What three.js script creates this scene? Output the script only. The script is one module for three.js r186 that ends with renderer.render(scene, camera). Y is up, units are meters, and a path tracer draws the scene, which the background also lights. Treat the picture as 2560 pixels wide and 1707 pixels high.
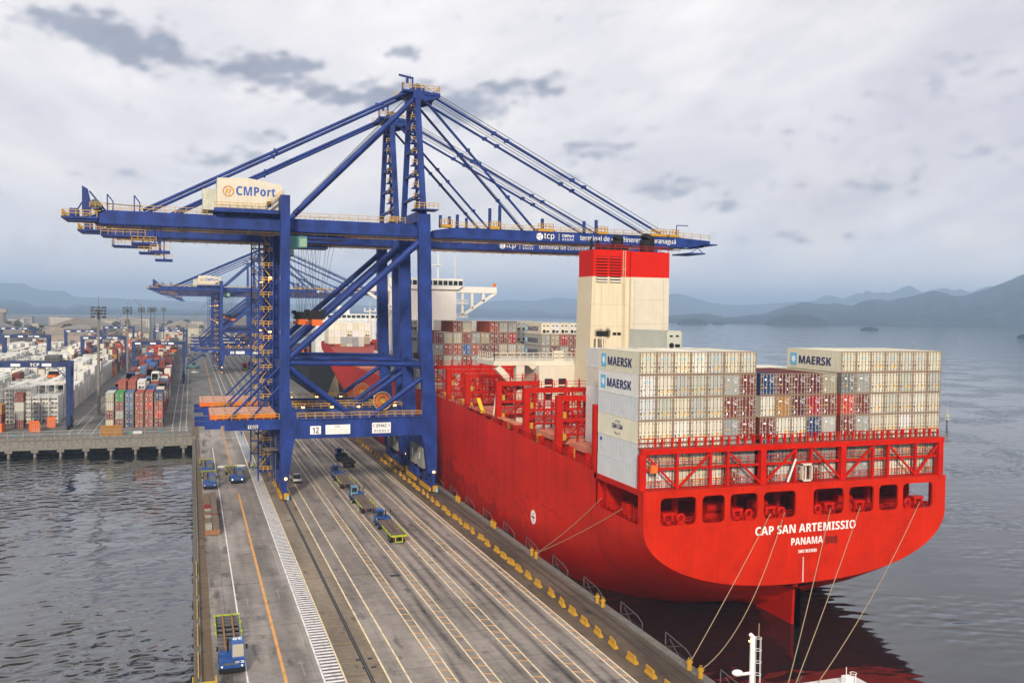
import * as THREE from 'three';
import { FontLoader } from 'three/addons/loaders/FontLoader.js';
import { TextGeometry } from 'three/addons/geometries/TextGeometry.js';
import { MarchingCubes } from 'three/addons/objects/MarchingCubes.js';

// ---------- camera, sky, sun, exposure ----------
const R = (d) => d * Math.PI / 180, V = (x, y, z) => new THREE.Vector3(x, y, z);
const scene = new THREE.Scene();
const camera = new THREE.PerspectiveCamera(40.6, 1024 / 682, 0.5, 40000);
camera.position.set(0, 37.89, 0);
camera.rotation.set(R(-1.822), R(-19.196), R(0.722), 'YXZ');
scene.add(camera);
const renderer = new THREE.WebGLRenderer({ antialias: true });
renderer.toneMapping = THREE.LinearToneMapping;
renderer.toneMappingExposure = 1.42;
renderer.shadowMap.enabled = true;
const SKY = 1.0;
const sun = new THREE.DirectionalLight(new THREE.Color(1, 0.88, 0.72), 3.1);
sun.position.set(-140, 265, 350); sun.target.position.set(50, 0, -180);
sun.castShadow = true; sun.shadow.radius = 13; sun.shadow.mapSize.set(2048, 2048);
Object.assign(sun.shadow.camera, { left: -420, right: 420, top: 420, bottom: -420, near: 10, far: 1600 });
sun.name = 'sun'; scene.add(sun, sun.target);
scene.fog = new THREE.FogExp2(new THREE.Color(0.50, 0.71, 1.0), 1.9e-4);

// ---------- random numbers and noise ----------
const rng = (s) => () => { s |= 0; s = s + 0x6D2B79F5 | 0; let t = Math.imul(s ^ s >>> 15, 1 | s); t = t + Math.imul(t ^ t >>> 7, 61 | t) ^ t; return ((t ^ t >>> 14) >>> 0) / 4294967296; };
const rnd = rng(11), rr = (a, b) => a + (b - a) * rnd(), pick = (a) => a[Math.floor(rnd() * a.length)];
const lerp = THREE.MathUtils.lerp, clamp = THREE.MathUtils.clamp, sstep = THREE.MathUtils.smoothstep;
const HASH = new Float32Array(65536); { const h = rng(5); for (let i = 0; i < 65536; i++) HASH[i] = h(); }
function vn(x, y, px = 256, py = 256) {            // value noise, repeats after px, py cells
  const xi = Math.floor(x), yi = Math.floor(y); let fx = x - xi, fy = y - yi;
  fx = fx * fx * (3 - 2 * fx); fy = fy * fy * (3 - 2 * fy);
  const x0 = ((xi % px) + px) % px, x1 = (x0 + 1) % px, y0 = ((yi % py) + py) % py, y1 = (y0 + 1) % py;
  const a = HASH[(y0 << 8) + x0], b = HASH[(y0 << 8) + x1], c = HASH[(y1 << 8) + x0], d = HASH[(y1 << 8) + x1];
  return a + (b - a) * fx + (c - a) * fy + (a - b - c + d) * fx * fy;
}
function fbm(x, y, o = 5, px = 256, py = 256) { let s = 0, a = 0.5, t = 0; for (let i = 0; i < o; i++) { s += a * vn(x, y, Math.min(px, 256), Math.min(py, 256)); t += a; a *= 0.5; x = x * 2 + 17; y = y * 2 + 31; px *= 2; py *= 2; } return s / t; }

// ---------- the sky: thin high overcast with ragged grey cloud below it ----------
{
  const W = 2560, H = 1280, data = new Float32Array(W * H * 4);
  // [azimuth, elevation, half width, half height, weight] of the lower grey clouds
  const C = [[-7.3, 15.3, 1.9, 0.8, 0.85], [-4.2, 14.9, 2.4, 1.2, 1.1], [-1.9, 14.3, 1.7, 0.9, 0.95], [3.2, 13.8, 2.6, 1.0, 1.1], [5.6, 14.0, 1.4, 0.6, 0.8], [12.2, 15.4, 1.1, 0.45, 0.85], [7.2, 12.9, 2.4, 0.6, 0.7], [10.4, 12.8, 3.0, 0.8, 0.85], [15.2, 12.5, 3.6, 1.0, 1.1], [19.6, 13.7, 2.8, 0.7, 0.9], [3.9, 9.9, 1.8, 0.8, 0.8], [1.2, 8.9, 1.7, 0.5, 0.7], [23.7, 9.7, 1.9, 0.5, 0.6], [22, 8.6, 2.6, 0.4, 0.6], [24.5, 10.4, 2.2, 0.35, 0.6], [33, 6.4, 3.2, 0.3, 0.5], [36, 4.6, 4, 0.35, 0.5], [40, 7.5, 4, 0.4, 0.5], [29.5, 7.6, 3.6, 0.55, 0.75], [-3.7, 7.4, 1.9, 0.3, 0.55], [27, 11.5, 2.2, 0.4, 0.4], [44, 13, 4.2, 1.0, 0.45], [46, 9, 4.5, 0.7, 0.4], [37, 10.8, 3.4, 0.6, 0.35]];
  for (let j = 0; j < H; j++) {
    const el = ((j + 0.5) / H - 0.5) * 180;
    for (let i = 0; i < W; i++) {
      if (!(j & 1 ? el > -3 && el < 26 : true)) { const p = (j * W + i) * 4, o = p - W * 4; data[p] = data[o]; data[p + 1] = data[o + 1]; data[p + 2] = data[o + 2]; data[p + 3] = 1; continue; }
      const phi = ((i + 0.5) / W - 0.5) * 2 * Math.PI, az = Math.atan2(Math.cos(phi), -Math.sin(phi)) * 180 / Math.PI, e = Math.max(el, -2);
      const inV = az > -22 && az < 62 && el > -3 && el < 26, o = inV ? 6 : 2;
      const t = sstep(e, -1, 26);
      const lo = Math.exp(-Math.max(e, 0) / 2.3); let r = lerp(0.635, 0.715, t) + lo * 0.46, g = lerp(0.615, 0.69, t) + lo * 0.43, b = lerp(0.64, 0.70, t) + lo * 0.40;
      const ax = Math.abs(az) * 0.12, ey = e / (1 + Math.abs(e) / 60);
      // high veil: soft bands that climb to one side
      const n1 = fbm(ax * 1.1 + 3, ey * 0.42 - ax * 0.75 + 50, o), n2 = fbm(ax * 3 + 9, ey * 1.5 - ax * 2.4 + 90, o);
      const v0 = (n1 - 0.5) * 0.5 + (n2 - 0.5) * 0.3, veil = v0 < 0 ? v0 * 0.62 : v0 * 0.8;
      const grey = sstep(az, 18, 46) * 0.10 * sstep(e, 2, 9);
      r += veil * 0.62 - grey; g += veil * 0.56 - grey * 0.95; b += veil * 0.44 - grey * 0.75;
      const warm = Math.exp(-((e - 5) ** 2) / 9) * (0.5 + (vn(ax * 2 + 40, e * 0.5) - 0.5) * 1.6) * 0.09; r += warm; g += warm * 0.6;
      if (inV) {
        let d = 0;
        const wx = (fbm(az * 0.55, e * 1.1 + 60, 4) - 0.5) * 3.4, wy = (fbm(az * 0.6 + 70, e * 1.3, 4) - 0.5) * 1.3;
        for (const [ca, ce, sa, se, w] of C) { const dx = (az + wx - ca) / sa, dy = (e + wy - ce) / se, q = dx * dx + dy * dy; if (q < 6) d += w * Math.exp(-q * 0.9); }
        const f = fbm(az * 1.15 + 5, e * 2.5 - az * 0.25 + 80, 6), k = sstep(d * 0.9 + (f - 0.5) * 1.25, 0.16, 0.98) * 0.92;
        const shade = 0.85 + 0.3 * fbm(az * 0.9, e * 1.6 + 33, 4);
        r = lerp(r, 0.255 * shade, k); g = lerp(g, 0.275 * shade, k); b = lerp(b, 0.345 * shade, k);
        const cu = Math.exp(-(((az + 7.8) / 2.2) ** 2) - (((e - 3.4) / 1.5) ** 2)) * sstep(fbm(az * 1.0, e * 1.4 + 90, 5), 0.42, 0.62) * 0.6 + Math.exp(-(((az - 9.2) / 2.2) ** 2) - (((e - 3.6) / 1.1) ** 2)) * sstep(fbm(az * 1.2 + 12, e * 1.8 + 50, 5), 0.45, 0.62) * 0.75;
        r = lerp(r, 0.66, cu); g = lerp(g, 0.60, cu); b = lerp(b, 0.59, cu);
      }
      const p = (j * W + i) * 4; data[p] = r * SKY; data[p + 1] = g * SKY; data[p + 2] = b * SKY; data[p + 3] = 1;
    }
  }
  const tex = new THREE.DataTexture(data, W, H, THREE.RGBAFormat, THREE.FloatType);
  tex.mapping = THREE.EquirectangularReflectionMapping; tex.magFilter = THREE.LinearFilter; tex.needsUpdate = true;
  scene.background = tex; scene.environment = tex;
}

// ---------- textures ----------
function tex(w, h, fn, srgb = true) {
  const d = new Uint8Array(w * h * 4);
  for (let j = 0; j < h; j++) for (let i = 0; i < w; i++) { const c = fn(i / w, j / h, i, j), p = (j * w + i) * 4; if (typeof c === 'number') d[p] = d[p + 1] = d[p + 2] = clamp(c, 0, 1) * 255; else { d[p] = clamp(c[0], 0, 1) * 255; d[p + 1] = clamp(c[1], 0, 1) * 255; d[p + 2] = clamp(c[2], 0, 1) * 255; } d[p + 3] = 255; }
  const t = new THREE.DataTexture(d, w, h); t.wrapS = t.wrapT = THREE.RepeatWrapping; t.magFilter = THREE.LinearFilter; t.minFilter = THREE.LinearMipmapLinearFilter; t.generateMipmaps = true;
  if (srgb) t.colorSpace = THREE.SRGBColorSpace; t.needsUpdate = true; return t;
}
const rep = (t, mx, my = mx) => { const c = t.clone(); c.repeat.set(1 / mx, 1 / my); c.needsUpdate = true; return c; };
const mix3 = (a, b, k) => [lerp(a[0], b[0], k), lerp(a[1], b[1], k), lerp(a[2], b[2], k)];
const wearT = tex(512, 512, (u, v) => { const n = fbm(u * 8, v * 8, 5, 8, 8), s = fbm(u * 64, v * 6, 3, 64, 6), sp = sstep(fbm(u * 32 + 9, v * 32, 4, 32, 32), 0.68, 0.8); const g = 0.93 + (n - 0.5) * 0.14 + (s - 0.5) * 0.10; return mix3([g, g, g], [0.66, 0.55, 0.46], sp * 0.22); });
const rustT = tex(512, 512, (u, v) => { const n = fbm(u * 6, v * 6, 5, 6, 6), s = fbm(u * 48, v * 4 + 3, 4, 48, 4), k = sstep(fbm(u * 12, v * 12 + 5, 5, 12, 12) * 0.6 + s * 0.4, 0.58, 0.72); const g = 0.94 + (n - 0.5) * 0.15; return mix3([g, g, g * 0.985], [0.60, 0.47, 0.36], k * 0.28); });
const grainT = tex(512, 512, (u, v) => 0.82 + (fbm(u * 16, v * 16, 5, 16, 16) - 0.5) * 0.34 + (fbm(u * 128, v * 128, 2, 128, 128) - 0.5) * 0.12);
const cleanT = tex(256, 256, (u, v) => 0.955 + (fbm(u * 8, v * 8, 5, 8, 8) - 0.5) * 0.05 + (fbm(u * 64, v * 4, 3, 64, 4) - 0.5) * 0.05);
const craneT = tex(512, 512, (u, v) => { const n = fbm(u * 5, v * 5, 6, 5, 5), run = fbm(u * 70, v * 3, 4, 70, 3), k = sstep(run * 0.65 + fbm(u * 9 + 4, v * 9, 4, 9, 9) * 0.35, 0.57, 0.72), seam = (u * 3 % 1) < 0.012 || (v * 4 % 1) < 0.01 ? 0.8 : 1, g = (0.9 + (n - 0.5) * 0.34 + (run - 0.5) * 0.16) * seam; return mix3([g, g, g], [0.66, 0.5, 0.38], k * 0.34); });
const wornT = tex(512, 512, (u, v) => { const n = fbm(u * 10, v * 10, 5, 10, 10), f = fbm(u * 60, v * 60, 3, 60, 60), k = sstep(n * 0.6 + f * 0.4, 0.53, 0.68); const g = 0.97 - (f - 0.5) * 0.2; return mix3([g, g, g], [0.66, 0.65, 0.63], k * 0.55); });
const forestT = tex(512, 512, (u, v) => { const n = fbm(u * 12, v * 12, 6, 12, 12), f = fbm(u * 90, v * 90, 2, 90, 90); return clamp(0.35 + (n - 0.4) * 1.5 + (f - 0.5) * 0.5, 0.15, 1); });
const boxT = tex(512, 512, (u, v) => { const n = fbm(u * 5, v * 5, 4, 5, 5), s = fbm(u * 80, v * 4, 3, 80, 4), k = sstep(fbm(u * 24, v * 24 + 5, 4, 24, 24) * 0.5 + s * 0.5, 0.63, 0.74); const g = 0.965 + (n - 0.5) * 0.06 + (s - 0.5) * 0.06; return mix3([g, g, g], [0.62, 0.5, 0.4], k * 0.3); });
const wear = (m) => rep(wearT, m), rust = (m) => rep(rustT, m), grain = (m) => rep(grainT, m);

// ---------- materials ----------
const lin = (r, g, b) => new THREE.Color().setRGB(r, g, b);
const mat = (c, o = {}) => new THREE.MeshPhysicalMaterial({ specularIntensity: 0.4, color: Array.isArray(c) ? lin(...c) : new THREE.Color(c), roughness: 0.6, ...o });
const c9 = rep(cleanT, 9), b8 = rep(craneT, 9, 11), w8 = wear(8), w3 = wear(3), r5 = rust(5), g6 = grain(6), g2 = grain(2), r9 = rust(9);
const M = {
  blue: mat([0.017, 0.047, 0.245], { map: b8, roughness: 0.5 }), rtgBlue: mat([0.028, 0.05, 0.16], { map: b8, roughness: 0.6 }), blueDark: mat([0.017, 0.047, 0.245], { map: b8, roughness: 0.5 }),
  cream: mat([0.68, 0.63, 0.51], { map: c9, roughness: 0.55 }), white: mat([0.72, 0.72, 0.70], { map: w8 }), plainWhite: mat([0.8, 0.8, 0.78]),
  yellow: mat([0.55, 0.30, 0.03], { map: w3 }), rail: mat([0.50, 0.30, 0.05], { roughness: 0.7 }), black: mat([0.012, 0.012, 0.014], { roughness: 0.7 }), steel: mat([0.12, 0.12, 0.125], { map: w3, roughness: 0.5 }),
  grey: mat([0.23, 0.235, 0.23], { map: r5 }), orange: mat([0.78, 0.17, 0.03], { map: w3 }), paleOrange: mat([0.70, 0.40, 0.30], { map: r5, roughness: 0.75 }), cable: mat([0.05, 0.05, 0.055]),
  red: mat([0.60, 0.011, 0.002], { map: w8, roughness: 0.5, specularIntensity: 0.25 }), redFlat: mat([0.52, 0.011, 0.002], { map: w8, roughness: 0.6, specularIntensity: 0.25 }), redDark: mat([0.34, 0.05, 0.03], { map: w8 }), hatch: mat([0.60, 0.21, 0.135], { map: r9, roughness: 0.8 }),
  lamp: mat([1, 0.6, 0.2], { emissive: new THREE.Color(1, 0.45, 0.1), emissiveIntensity: 5 }), glass: mat([0.02, 0.03, 0.035], { roughness: 0.12, metalness: 0.1 }), tyre: mat([0.016, 0.016, 0.017], { roughness: 0.9 }),
  concrete: mat([0.30, 0.285, 0.25], { map: g6, roughness: 0.9 }), rope: mat([0.33, 0.25, 0.15], { roughness: 0.9 }), wood: mat([0.24, 0.19, 0.14], { map: g2, roughness: 0.9 }), lime: mat([0.42, 0.50, 0.03], { map: w3 }), teal: mat([0.10, 0.26, 0.25], { map: w3 }), tan: mat([0.55, 0.38, 0.22], { map: w3 }),
  text: mat([0.82, 0.82, 0.8], { roughness: 0.6 }), navyText: mat([0.02, 0.03, 0.11]), blueText: mat([0.03, 0.09, 0.36]), starBlue: mat([0.12, 0.42, 0.68]), rustBeam: mat([0.30, 0.15, 0.075], { map: r5 }), truckBlue: mat([0.025, 0.085, 0.30], { map: w3, roughness: 0.4 }),
};

// ---------- mesh building ----------
class MB {
  constructor() { this.p = []; this.n = []; this.u = []; this.c = null; }
  v(a, n, uv) { this.p.push(a.x, a.y, a.z); this.n.push(n.x, n.y, n.z); if (uv) this.u.push(uv[0], uv[1]); else { const ax = Math.abs(n.x), ay = Math.abs(n.y), az = Math.abs(n.z); if (ax >= ay && ax >= az) this.u.push(a.z, a.y); else if (ay >= az) this.u.push(a.x, a.z); else this.u.push(a.x, a.y); } }
  tri(a, b, c) { const n = b.clone().sub(a).cross(c.clone().sub(a)); if (n.lengthSq() < 1e-14) return this; n.normalize(); this.v(a, n); this.v(b, n); this.v(c, n); return this; }
  quad(a, b, c, d) { return this.tri(a, b, c).tri(a, c, d); }
  hex(c) { const [a, b, d, e, f, g, h, i] = c; this.quad(a, b, d, e); this.quad(i, h, g, f); this.quad(a, f, g, b); this.quad(b, g, h, d); this.quad(d, h, i, e); this.quad(e, i, f, a); return this; }   // top-loop then bottom-loop
  box(x0, x1, y0, y1, z0, z1) { if (x0 > x1) [x0, x1] = [x1, x0]; if (y0 > y1) [y0, y1] = [y1, y0]; if (z0 > z1) [z0, z1] = [z1, z0]; return this.hex([V(x0, y1, z1), V(x1, y1, z1), V(x1, y1, z0), V(x0, y1, z0), V(x0, y0, z1), V(x1, y0, z1), V(x1, y0, z0), V(x0, y0, z0)]); }
  bar(a, b, w, h = w, up = null) {                    // rectangular member from a to b
    const d = b.clone().sub(a).normalize(), u0 = up || (Math.abs(d.y) > 0.95 ? V(0, 0, 1) : V(0, 1, 0)), s = d.clone().cross(u0).normalize().multiplyScalar(w / 2), u = s.clone().cross(d).normalize().multiplyScalar(h / 2);
    const P = (o, i, j) => o.clone().addScaledVector(s, i).addScaledVector(u, j);
    return this.hex([P(b, -1, 1), P(b, 1, 1), P(b, 1, -1), P(b, -1, -1), P(a, -1, 1), P(a, 1, 1), P(a, 1, -1), P(a, -1, -1)]);
  }
  tube(a, b, r, seg = 8, r2 = r, caps = true) {
    const d = b.clone().sub(a).normalize(), s = d.clone().cross(Math.abs(d.y) > 0.95 ? V(1, 0, 0) : V(0, 1, 0)).normalize(), t = s.clone().cross(d).normalize(), L = a.distanceTo(b);
    const N = []; for (let i = 0; i <= seg; i++) { const q = i / seg * Math.PI * 2; N.push(s.clone().multiplyScalar(Math.cos(q)).addScaledVector(t, Math.sin(q))); }
    for (let i = 0; i < seg; i++) {
      const n0 = N[i], n1 = N[i + 1], A = a.clone().addScaledVector(n0, r), B = a.clone().addScaledVector(n1, r), Cc = b.clone().addScaledVector(n1, r2), Dd = b.clone().addScaledVector(n0, r2), u0 = i / seg * 6.28 * r, u1 = (i + 1) / seg * 6.28 * r;
      this.v(A, n0, [u0, 0]); this.v(Dd, n0, [u0, L]); this.v(Cc, n1, [u1, L]); this.v(A, n0, [u0, 0]); this.v(Cc, n1, [u1, L]); this.v(B, n1, [u1, 0]);
      if (caps) { this.tri(b, Cc, Dd); this.tri(a, A, B); }
    }
    return this;
  }
  path(pts, r, seg = 6) { for (let i = 0; i + 1 < pts.length; i++) this.tube(pts[i], pts[i + 1], r, seg, r, i === 0 || i + 2 === pts.length); return this; }
  poly(pts, z0, z1) {                                  // convex or star-shaped outline in x,y extruded along z
    const n = pts.length, c = pts.reduce((s, q) => [s[0] + q[0] / n, s[1] + q[1] / n], [0, 0]);
    for (let i = 0; i < n; i++) { const [ax, ay] = pts[i], [bx, by] = pts[(i + 1) % n]; this.tri(V(c[0], c[1], z1), V(ax, ay, z1), V(bx, by, z1)); this.tri(V(c[0], c[1], z0), V(bx, by, z0), V(ax, ay, z0)); this.quad(V(ax, ay, z1), V(ax, ay, z0), V(bx, by, z0), V(bx, by, z1)); }
    return this;
  }
  rail(pts, h = 1.1, step = 2, r = 0.045) {            // handrail with posts along pts
    for (let i = 0; i + 1 < pts.length; i++) { const a = pts[i], b = pts[i + 1], L = a.distanceTo(b), n = Math.max(1, Math.round(L / step)); for (const y of [h, h * 0.55]) this.bar(V(a.x, a.y + y, a.z), V(b.x, b.y + y, b.z), r * 2); for (let k = 0; k <= n; k++) { const q = a.clone().lerp(b, k / n); this.bar(q, V(q.x, q.y + h, q.z), r * 2); } }
    return this;
  }
  geo(g, m) { const t = (g.index ? g.toNonIndexed() : g.clone()); if (m) t.applyMatrix4(m); const p = t.attributes.position, n = t.attributes.normal; for (let i = 0; i < p.count; i++) this.v(V(p.getX(i), p.getY(i), p.getZ(i)), V(n.getX(i), n.getY(i), n.getZ(i))); return this; }
  get() { const g = new THREE.BufferGeometry(); g.setAttribute('position', new THREE.Float32BufferAttribute(this.p, 3)); g.setAttribute('normal', new THREE.Float32BufferAttribute(this.n, 3)); g.setAttribute('uv', new THREE.Float32BufferAttribute(this.u, 2)); if (this.c) g.setAttribute('color', new THREE.Float32BufferAttribute(this.c, 3)); return g; }
  build(name, m, parent) { return put(name, this.get(), m, parent); }
}
const taken = {};
const numbered = (n) => { const k = taken[n] = (taken[n] ?? -1) + 1; return k ? `${n}_${String(k).padStart(3, '0')}` : n; };
function put(name, g, m, parent) { const o = new THREE.Mesh(g, m); o.castShadow = o.receiveShadow = true; o.name = parent ? name : numbered(name); (parent || scene).add(o); return o; }
function tag(o, label, category, group, kind) { if (label) o.userData.label = label; if (category) o.userData.category = category; if (group) o.userData.group = group; if (kind) o.userData.kind = kind; return o; }
function thing(name, label, category, pos = [0, 0, 0], turn = 0, group) { const o = new THREE.Group(); o.name = numbered(name); o.position.set(...pos); o.rotation.y = turn; scene.add(o); return tag(o, label, category, group); }
function copyOf(o, label, pos, turn) { const c = o.clone(); c.name = numbered(o.name.replace(/_\d{3}$/, '')); c.userData = { ...o.userData, label }; if (pos) c.position.set(...pos); if (turn !== undefined) c.rotation.y = turn; scene.add(c); return c; }
const struct = (name, g, m, label) => tag(put(name, g instanceof MB ? g.get() : g, m), label, null, null, 'structure');
const ORD = ['first', 'second', 'third', 'fourth', 'fifth', 'sixth', 'seventh', 'eighth', 'ninth', 'tenth', 'eleventh', 'twelfth', 'thirteenth', 'fourteenth', 'fifteenth', 'sixteenth', 'seventeenth', 'eighteenth', 'nineteenth', 'twentieth']; for (const [t, b] of [['twenty', 'thirtieth'], ['thirty', 'fortieth'], ['forty', 'fiftieth'], ['fifty', 'sixtieth']]) { for (let i = 0; i < 9; i++) ORD.push(`${t}-${ORD[i]}`); ORD.push(b); }
const bold = await new FontLoader().loadAsync('fonts/droid/droid_sans_bold.typeface.json'), regular = await new FontLoader().loadAsync('fonts/droid/droid_sans_regular.typeface.json');
function lettering(str, h, width, font = bold, depth = 0.03) {       // text h high and width wide, its lower left corner at the origin
  const g = new TextGeometry(str, { font, size: h, depth, curveSegments: 3, bevelEnabled: false }); g.computeBoundingBox(); const b = g.boundingBox;
  g.translate(-b.min.x, 0, 0); if (width) g.scale(width / (b.max.x - b.min.x), 1, 1); return g;
}
function sign(str, h, width, m, parent, pos, rot = [0, 0, 0], font = bold, name = 'lettering') { const o = put(name, lettering(str, h, width, font), m, parent); o.position.set(...pos); o.rotation.set(...rot); return o; }

// ================= the setting =================
const WL = -3.5;                                        // water level, the quay deck is at 0
{ // harbour water: small steep wavelets on a low swell, written as one height tile that repeats every 96 m
  const N = 1024, h = new Float32Array(N * N), q = rng(77), waves = [];
  for (let i = 0; i < 64; i++) { const k = Math.round(5 + Math.pow(q(), 1.35) * 58), a = (q() - 0.5) * 2.1 + 1.45, kx = Math.round(Math.cos(a) * k), ky = Math.round(Math.sin(a) * k); waves.push([kx, ky, (q() * 1024) | 0, 1.1 / Math.pow(Math.hypot(kx, ky) + 2.5, 0.98)]); }
  const sin = new Float32Array(N); for (let i = 0; i < N; i++) sin[i] = Math.sin(i / N * 2 * Math.PI);
  let mn = 1e9, mx = -1e9;
  for (let j = 0; j < N; j++) for (let i = 0; i < N; i++) { let s = 0, fine = 0; for (const [kx, ky, ph, a] of waves) { const w = a * sin[(kx * i + ky * j + ph) & 1023]; if (kx * kx + ky * ky > 260) fine += w * 1.35; else s += w * 0.7; } s += fine * (0.25 + 1.7 * sstep(fbm(i / N * 5, j / N * 5, 3, 5, 5), 0.36, 0.66)) + (fbm(i / N * 32, j / N * 64, 3, 32, 64) - 0.5) * 0.28; h[j * N + i] = s; mn = Math.min(mn, s); mx = Math.max(mx, s); }
  const wave = tex(N, N, (u, v, i, j) => (h[j * N + i] - mn) / (mx - mn), false);
  const wm = (b, n = 1.6) => new THREE.MeshPhysicalMaterial({ color: lin(0.010, 0.0115, 0.012), roughness: 0.045, ior: n, bumpMap: wave, bumpScale: b });
  const sheet = (x0, x1, z0, z1, b, name, label, n) => { const g = new MB().quad(V(x0, WL, z1), V(x1, WL, z1), V(x1, WL, z0), V(x0, WL, z0)).get(), uv = g.attributes.uv, p = g.attributes.position; for (let i = 0; i < uv.count; i++) uv.setXY(i, p.getX(i) / 96, p.getZ(i) / 96); struct(name, g, wm(b, n), label); };
  sheet(-9000, 15000, -18000, -283, 0.30, 'sea_water', 'grey rippled bay water beyond the ship'); sheet(0.3, 15000, -283, 6000, 0.28, 'sea_water', 'grey rippled water around the ship stern'); sheet(-9000, 0.3, -283, 6000, 0.5, 'basin_water', 'choppy grey water of the small basin beside the quay', 2.1);
}
const QX0 = 0.3, QX1 = 51, QZ0 = -20, YZ = -283;        // quay strip; the yard begins behind the pier
const dirt = (x, z) => fbm(x * 0.35 + 50, z * 0.09 + 20, 4);
{ // quay deck, first 300 m with its own stains
  const tracks = [26.4, 28.2, 30.9, 32.7, 35.6, 37.3, 40.1, 41.7];
  const T = tex(800, 1800, (u, v) => {
    const x = lerp(QX0, QX1, u), z = lerp(-330, QZ0, v), n = dirt(x, z), f = fbm(x * 2.2, z * 2.2, 3), sl = fbm(x * 0.5 + 9, z * 2.6, 2);
    let c = [0.54, 0.525, 0.51];
    if (x < 2.25) c = mix3([0.47, 0.42, 0.35], [0.38, 0.33, 0.27], n); else if (x < 12.9) c = mix3([0.49, 0.48, 0.47], [0.57, 0.56, 0.55], sstep(fbm(x * 0.3, z * 0.05 + 4, 3), 0.4, 0.6));
    else if (x < 15.05) c = z < -228 ? [0.60, 0.62, 0.65] : [0.45, 0.44, 0.46]; else if (x < 19.2) c = [0.50, 0.47, 0.42]; else if (x > 43.5) c = x > 49.9 ? [0.46, 0.44, 0.41] : [0.385, 0.345, 0.30]; else c = [0.54, 0.525, 0.51];
    let k = 0.98 + (n - 0.5) * 0.42 + (f - 0.5) * 0.16 + (sl - 0.5) * 0.10;
    if (x > 24 && x < 43) for (const t of tracks) { if (Math.abs(x - t) > 1.3) continue; const d = Math.abs(x - t - (fbm(z * 0.03 + t, t, 2) - 0.5) * 1.1); k -= Math.max(0, 1 - d / 0.62) * 0.36 * sstep(fbm(z * 0.055 + t * 9, x * 1.2 + t, 4), 0.34, 0.62); }
    if (x > 2.3 && x < 12) { for (const t of [3.4, 5.0, 7.2, 10.9]) k -= Math.max(0, 1 - Math.abs(x - t) / 0.55) * 0.1 * fbm(z * 0.06, t * 3, 4); if (x > 9.4 && x < 12.4 && z > -152 && z < -134) k *= 0.84; if (x > 2.4 && x < 5.6) k -= sstep(fbm(x * 0.9 + 7, z * 0.22 + 3, 4), 0.56, 0.75) * 0.26; if (x > 5.8 && x < 12.8 && z > -110) k *= 0.96; }
    if (x > 43.6 && x < 49.8) k -= sstep(fbm(x * 0.5, z * 0.06, 4), 0.5, 0.75) * 0.2;
    const crackz = Math.abs(((z + 1000) % 9.1) - 4.5) < 0.09 || Math.abs(((x) % 8.3) - 4) < 0.04 ? 0.84 : 1;
    const spot = sstep(fbm(x * 0.9 + 80, z * 0.32 + 10, 4), 0.66, 0.85) * 0.22;
    k = k * crackz - spot; return [c[0] * k * 1.01, c[1] * k * 0.985, c[2] * k * 0.96];
  });
  const near = new MB().box(QX0, QX1, -1.8, 0, -330, QZ0), g = near.get(), P = g.attributes.position, N = g.attributes.normal, U = g.attributes.uv;
  for (let i = 0; i < P.count; i++) if (N.getY(i) > 0.9) U.setXY(i, (P.getX(i) - QX0) / (QX1 - QX0), (P.getZ(i) + 330) / (QZ0 + 330)); else U.setXY(i, P.getZ(i) / 30, P.getY(i) / 30 + 0.1);
  const quay = struct('quay', g, mat('#fff', { map: T, roughness: 0.88 }), 'grey asphalt quay deck with painted lanes');
  const farPave = mat([0.225, 0.22, 0.21], { map: rep(grainT, 37, 61), roughness: 0.9 });
  const far = new MB().box(QX0, QX1, -1.8, 0, -1500, -330.02).build('far_pavement', farPave, quay);
  // quay walls down to the water: weathered sheet piles on the basin side, open dark piling below the coping on the berth side
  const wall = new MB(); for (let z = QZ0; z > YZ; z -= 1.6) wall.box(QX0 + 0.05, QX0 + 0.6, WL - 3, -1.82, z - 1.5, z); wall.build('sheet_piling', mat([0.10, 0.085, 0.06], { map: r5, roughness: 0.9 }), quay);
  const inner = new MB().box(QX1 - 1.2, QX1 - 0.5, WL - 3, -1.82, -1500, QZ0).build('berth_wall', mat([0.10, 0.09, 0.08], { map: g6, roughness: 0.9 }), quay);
  const pm = mat([0.80, 0.79, 0.77], { map: rep(wornT, 3.3, 9), roughness: 0.85 }), ym = mat([0.80, 0.68, 0.44], { map: rep(wornT, 4.1, 13), roughness: 0.85 }), om = mat([0.70, 0.36, 0.12], { map: rep(wornT, 2.7, 8), roughness: 0.85 });
  const line = (x, w, z0, z1, m, name = 'lane_line') => new MB().box(x - w / 2, x + w / 2, 0.004, 0.008, z1, z0).build(name, m, quay);
  line(12.92, 0.2, -60, -1200, pm); line(15.02, 0.18, -60, -1200, ym); line(5.5, 0.17, -60, -262, pm); line(19.3, 0.2, -60, -1200, ym); line(21.27, 0.2, -60, -900, ym);
  line(9.2, 0.34, -60, -196, om, 'orange_line'); line(8.95, 0.16, -214, -700, om, 'orange_line'); line(9.35, 0.16, -214, -700, om, 'orange_line');
  for (const [a, b] of [[24.75, 25.85], [28.9, 30.02], [33.6, 34.82], [38.14, 39.25], [42.6, 43.4]]) {
    line(a, 0.17, -60, -1200, ym); line(b, 0.17, -60, -1200, ym);
    const t = new MB(); for (let z = -70; z > -175; z -= 2.35) if (rnd() < 0.9) t.bar(V(a + 0.1, 0.006, z), V(b - 0.1, 0.006, z + 0.5), 0.24, 0.004); t.build('ladder_mark', om, quay);
  }
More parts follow.
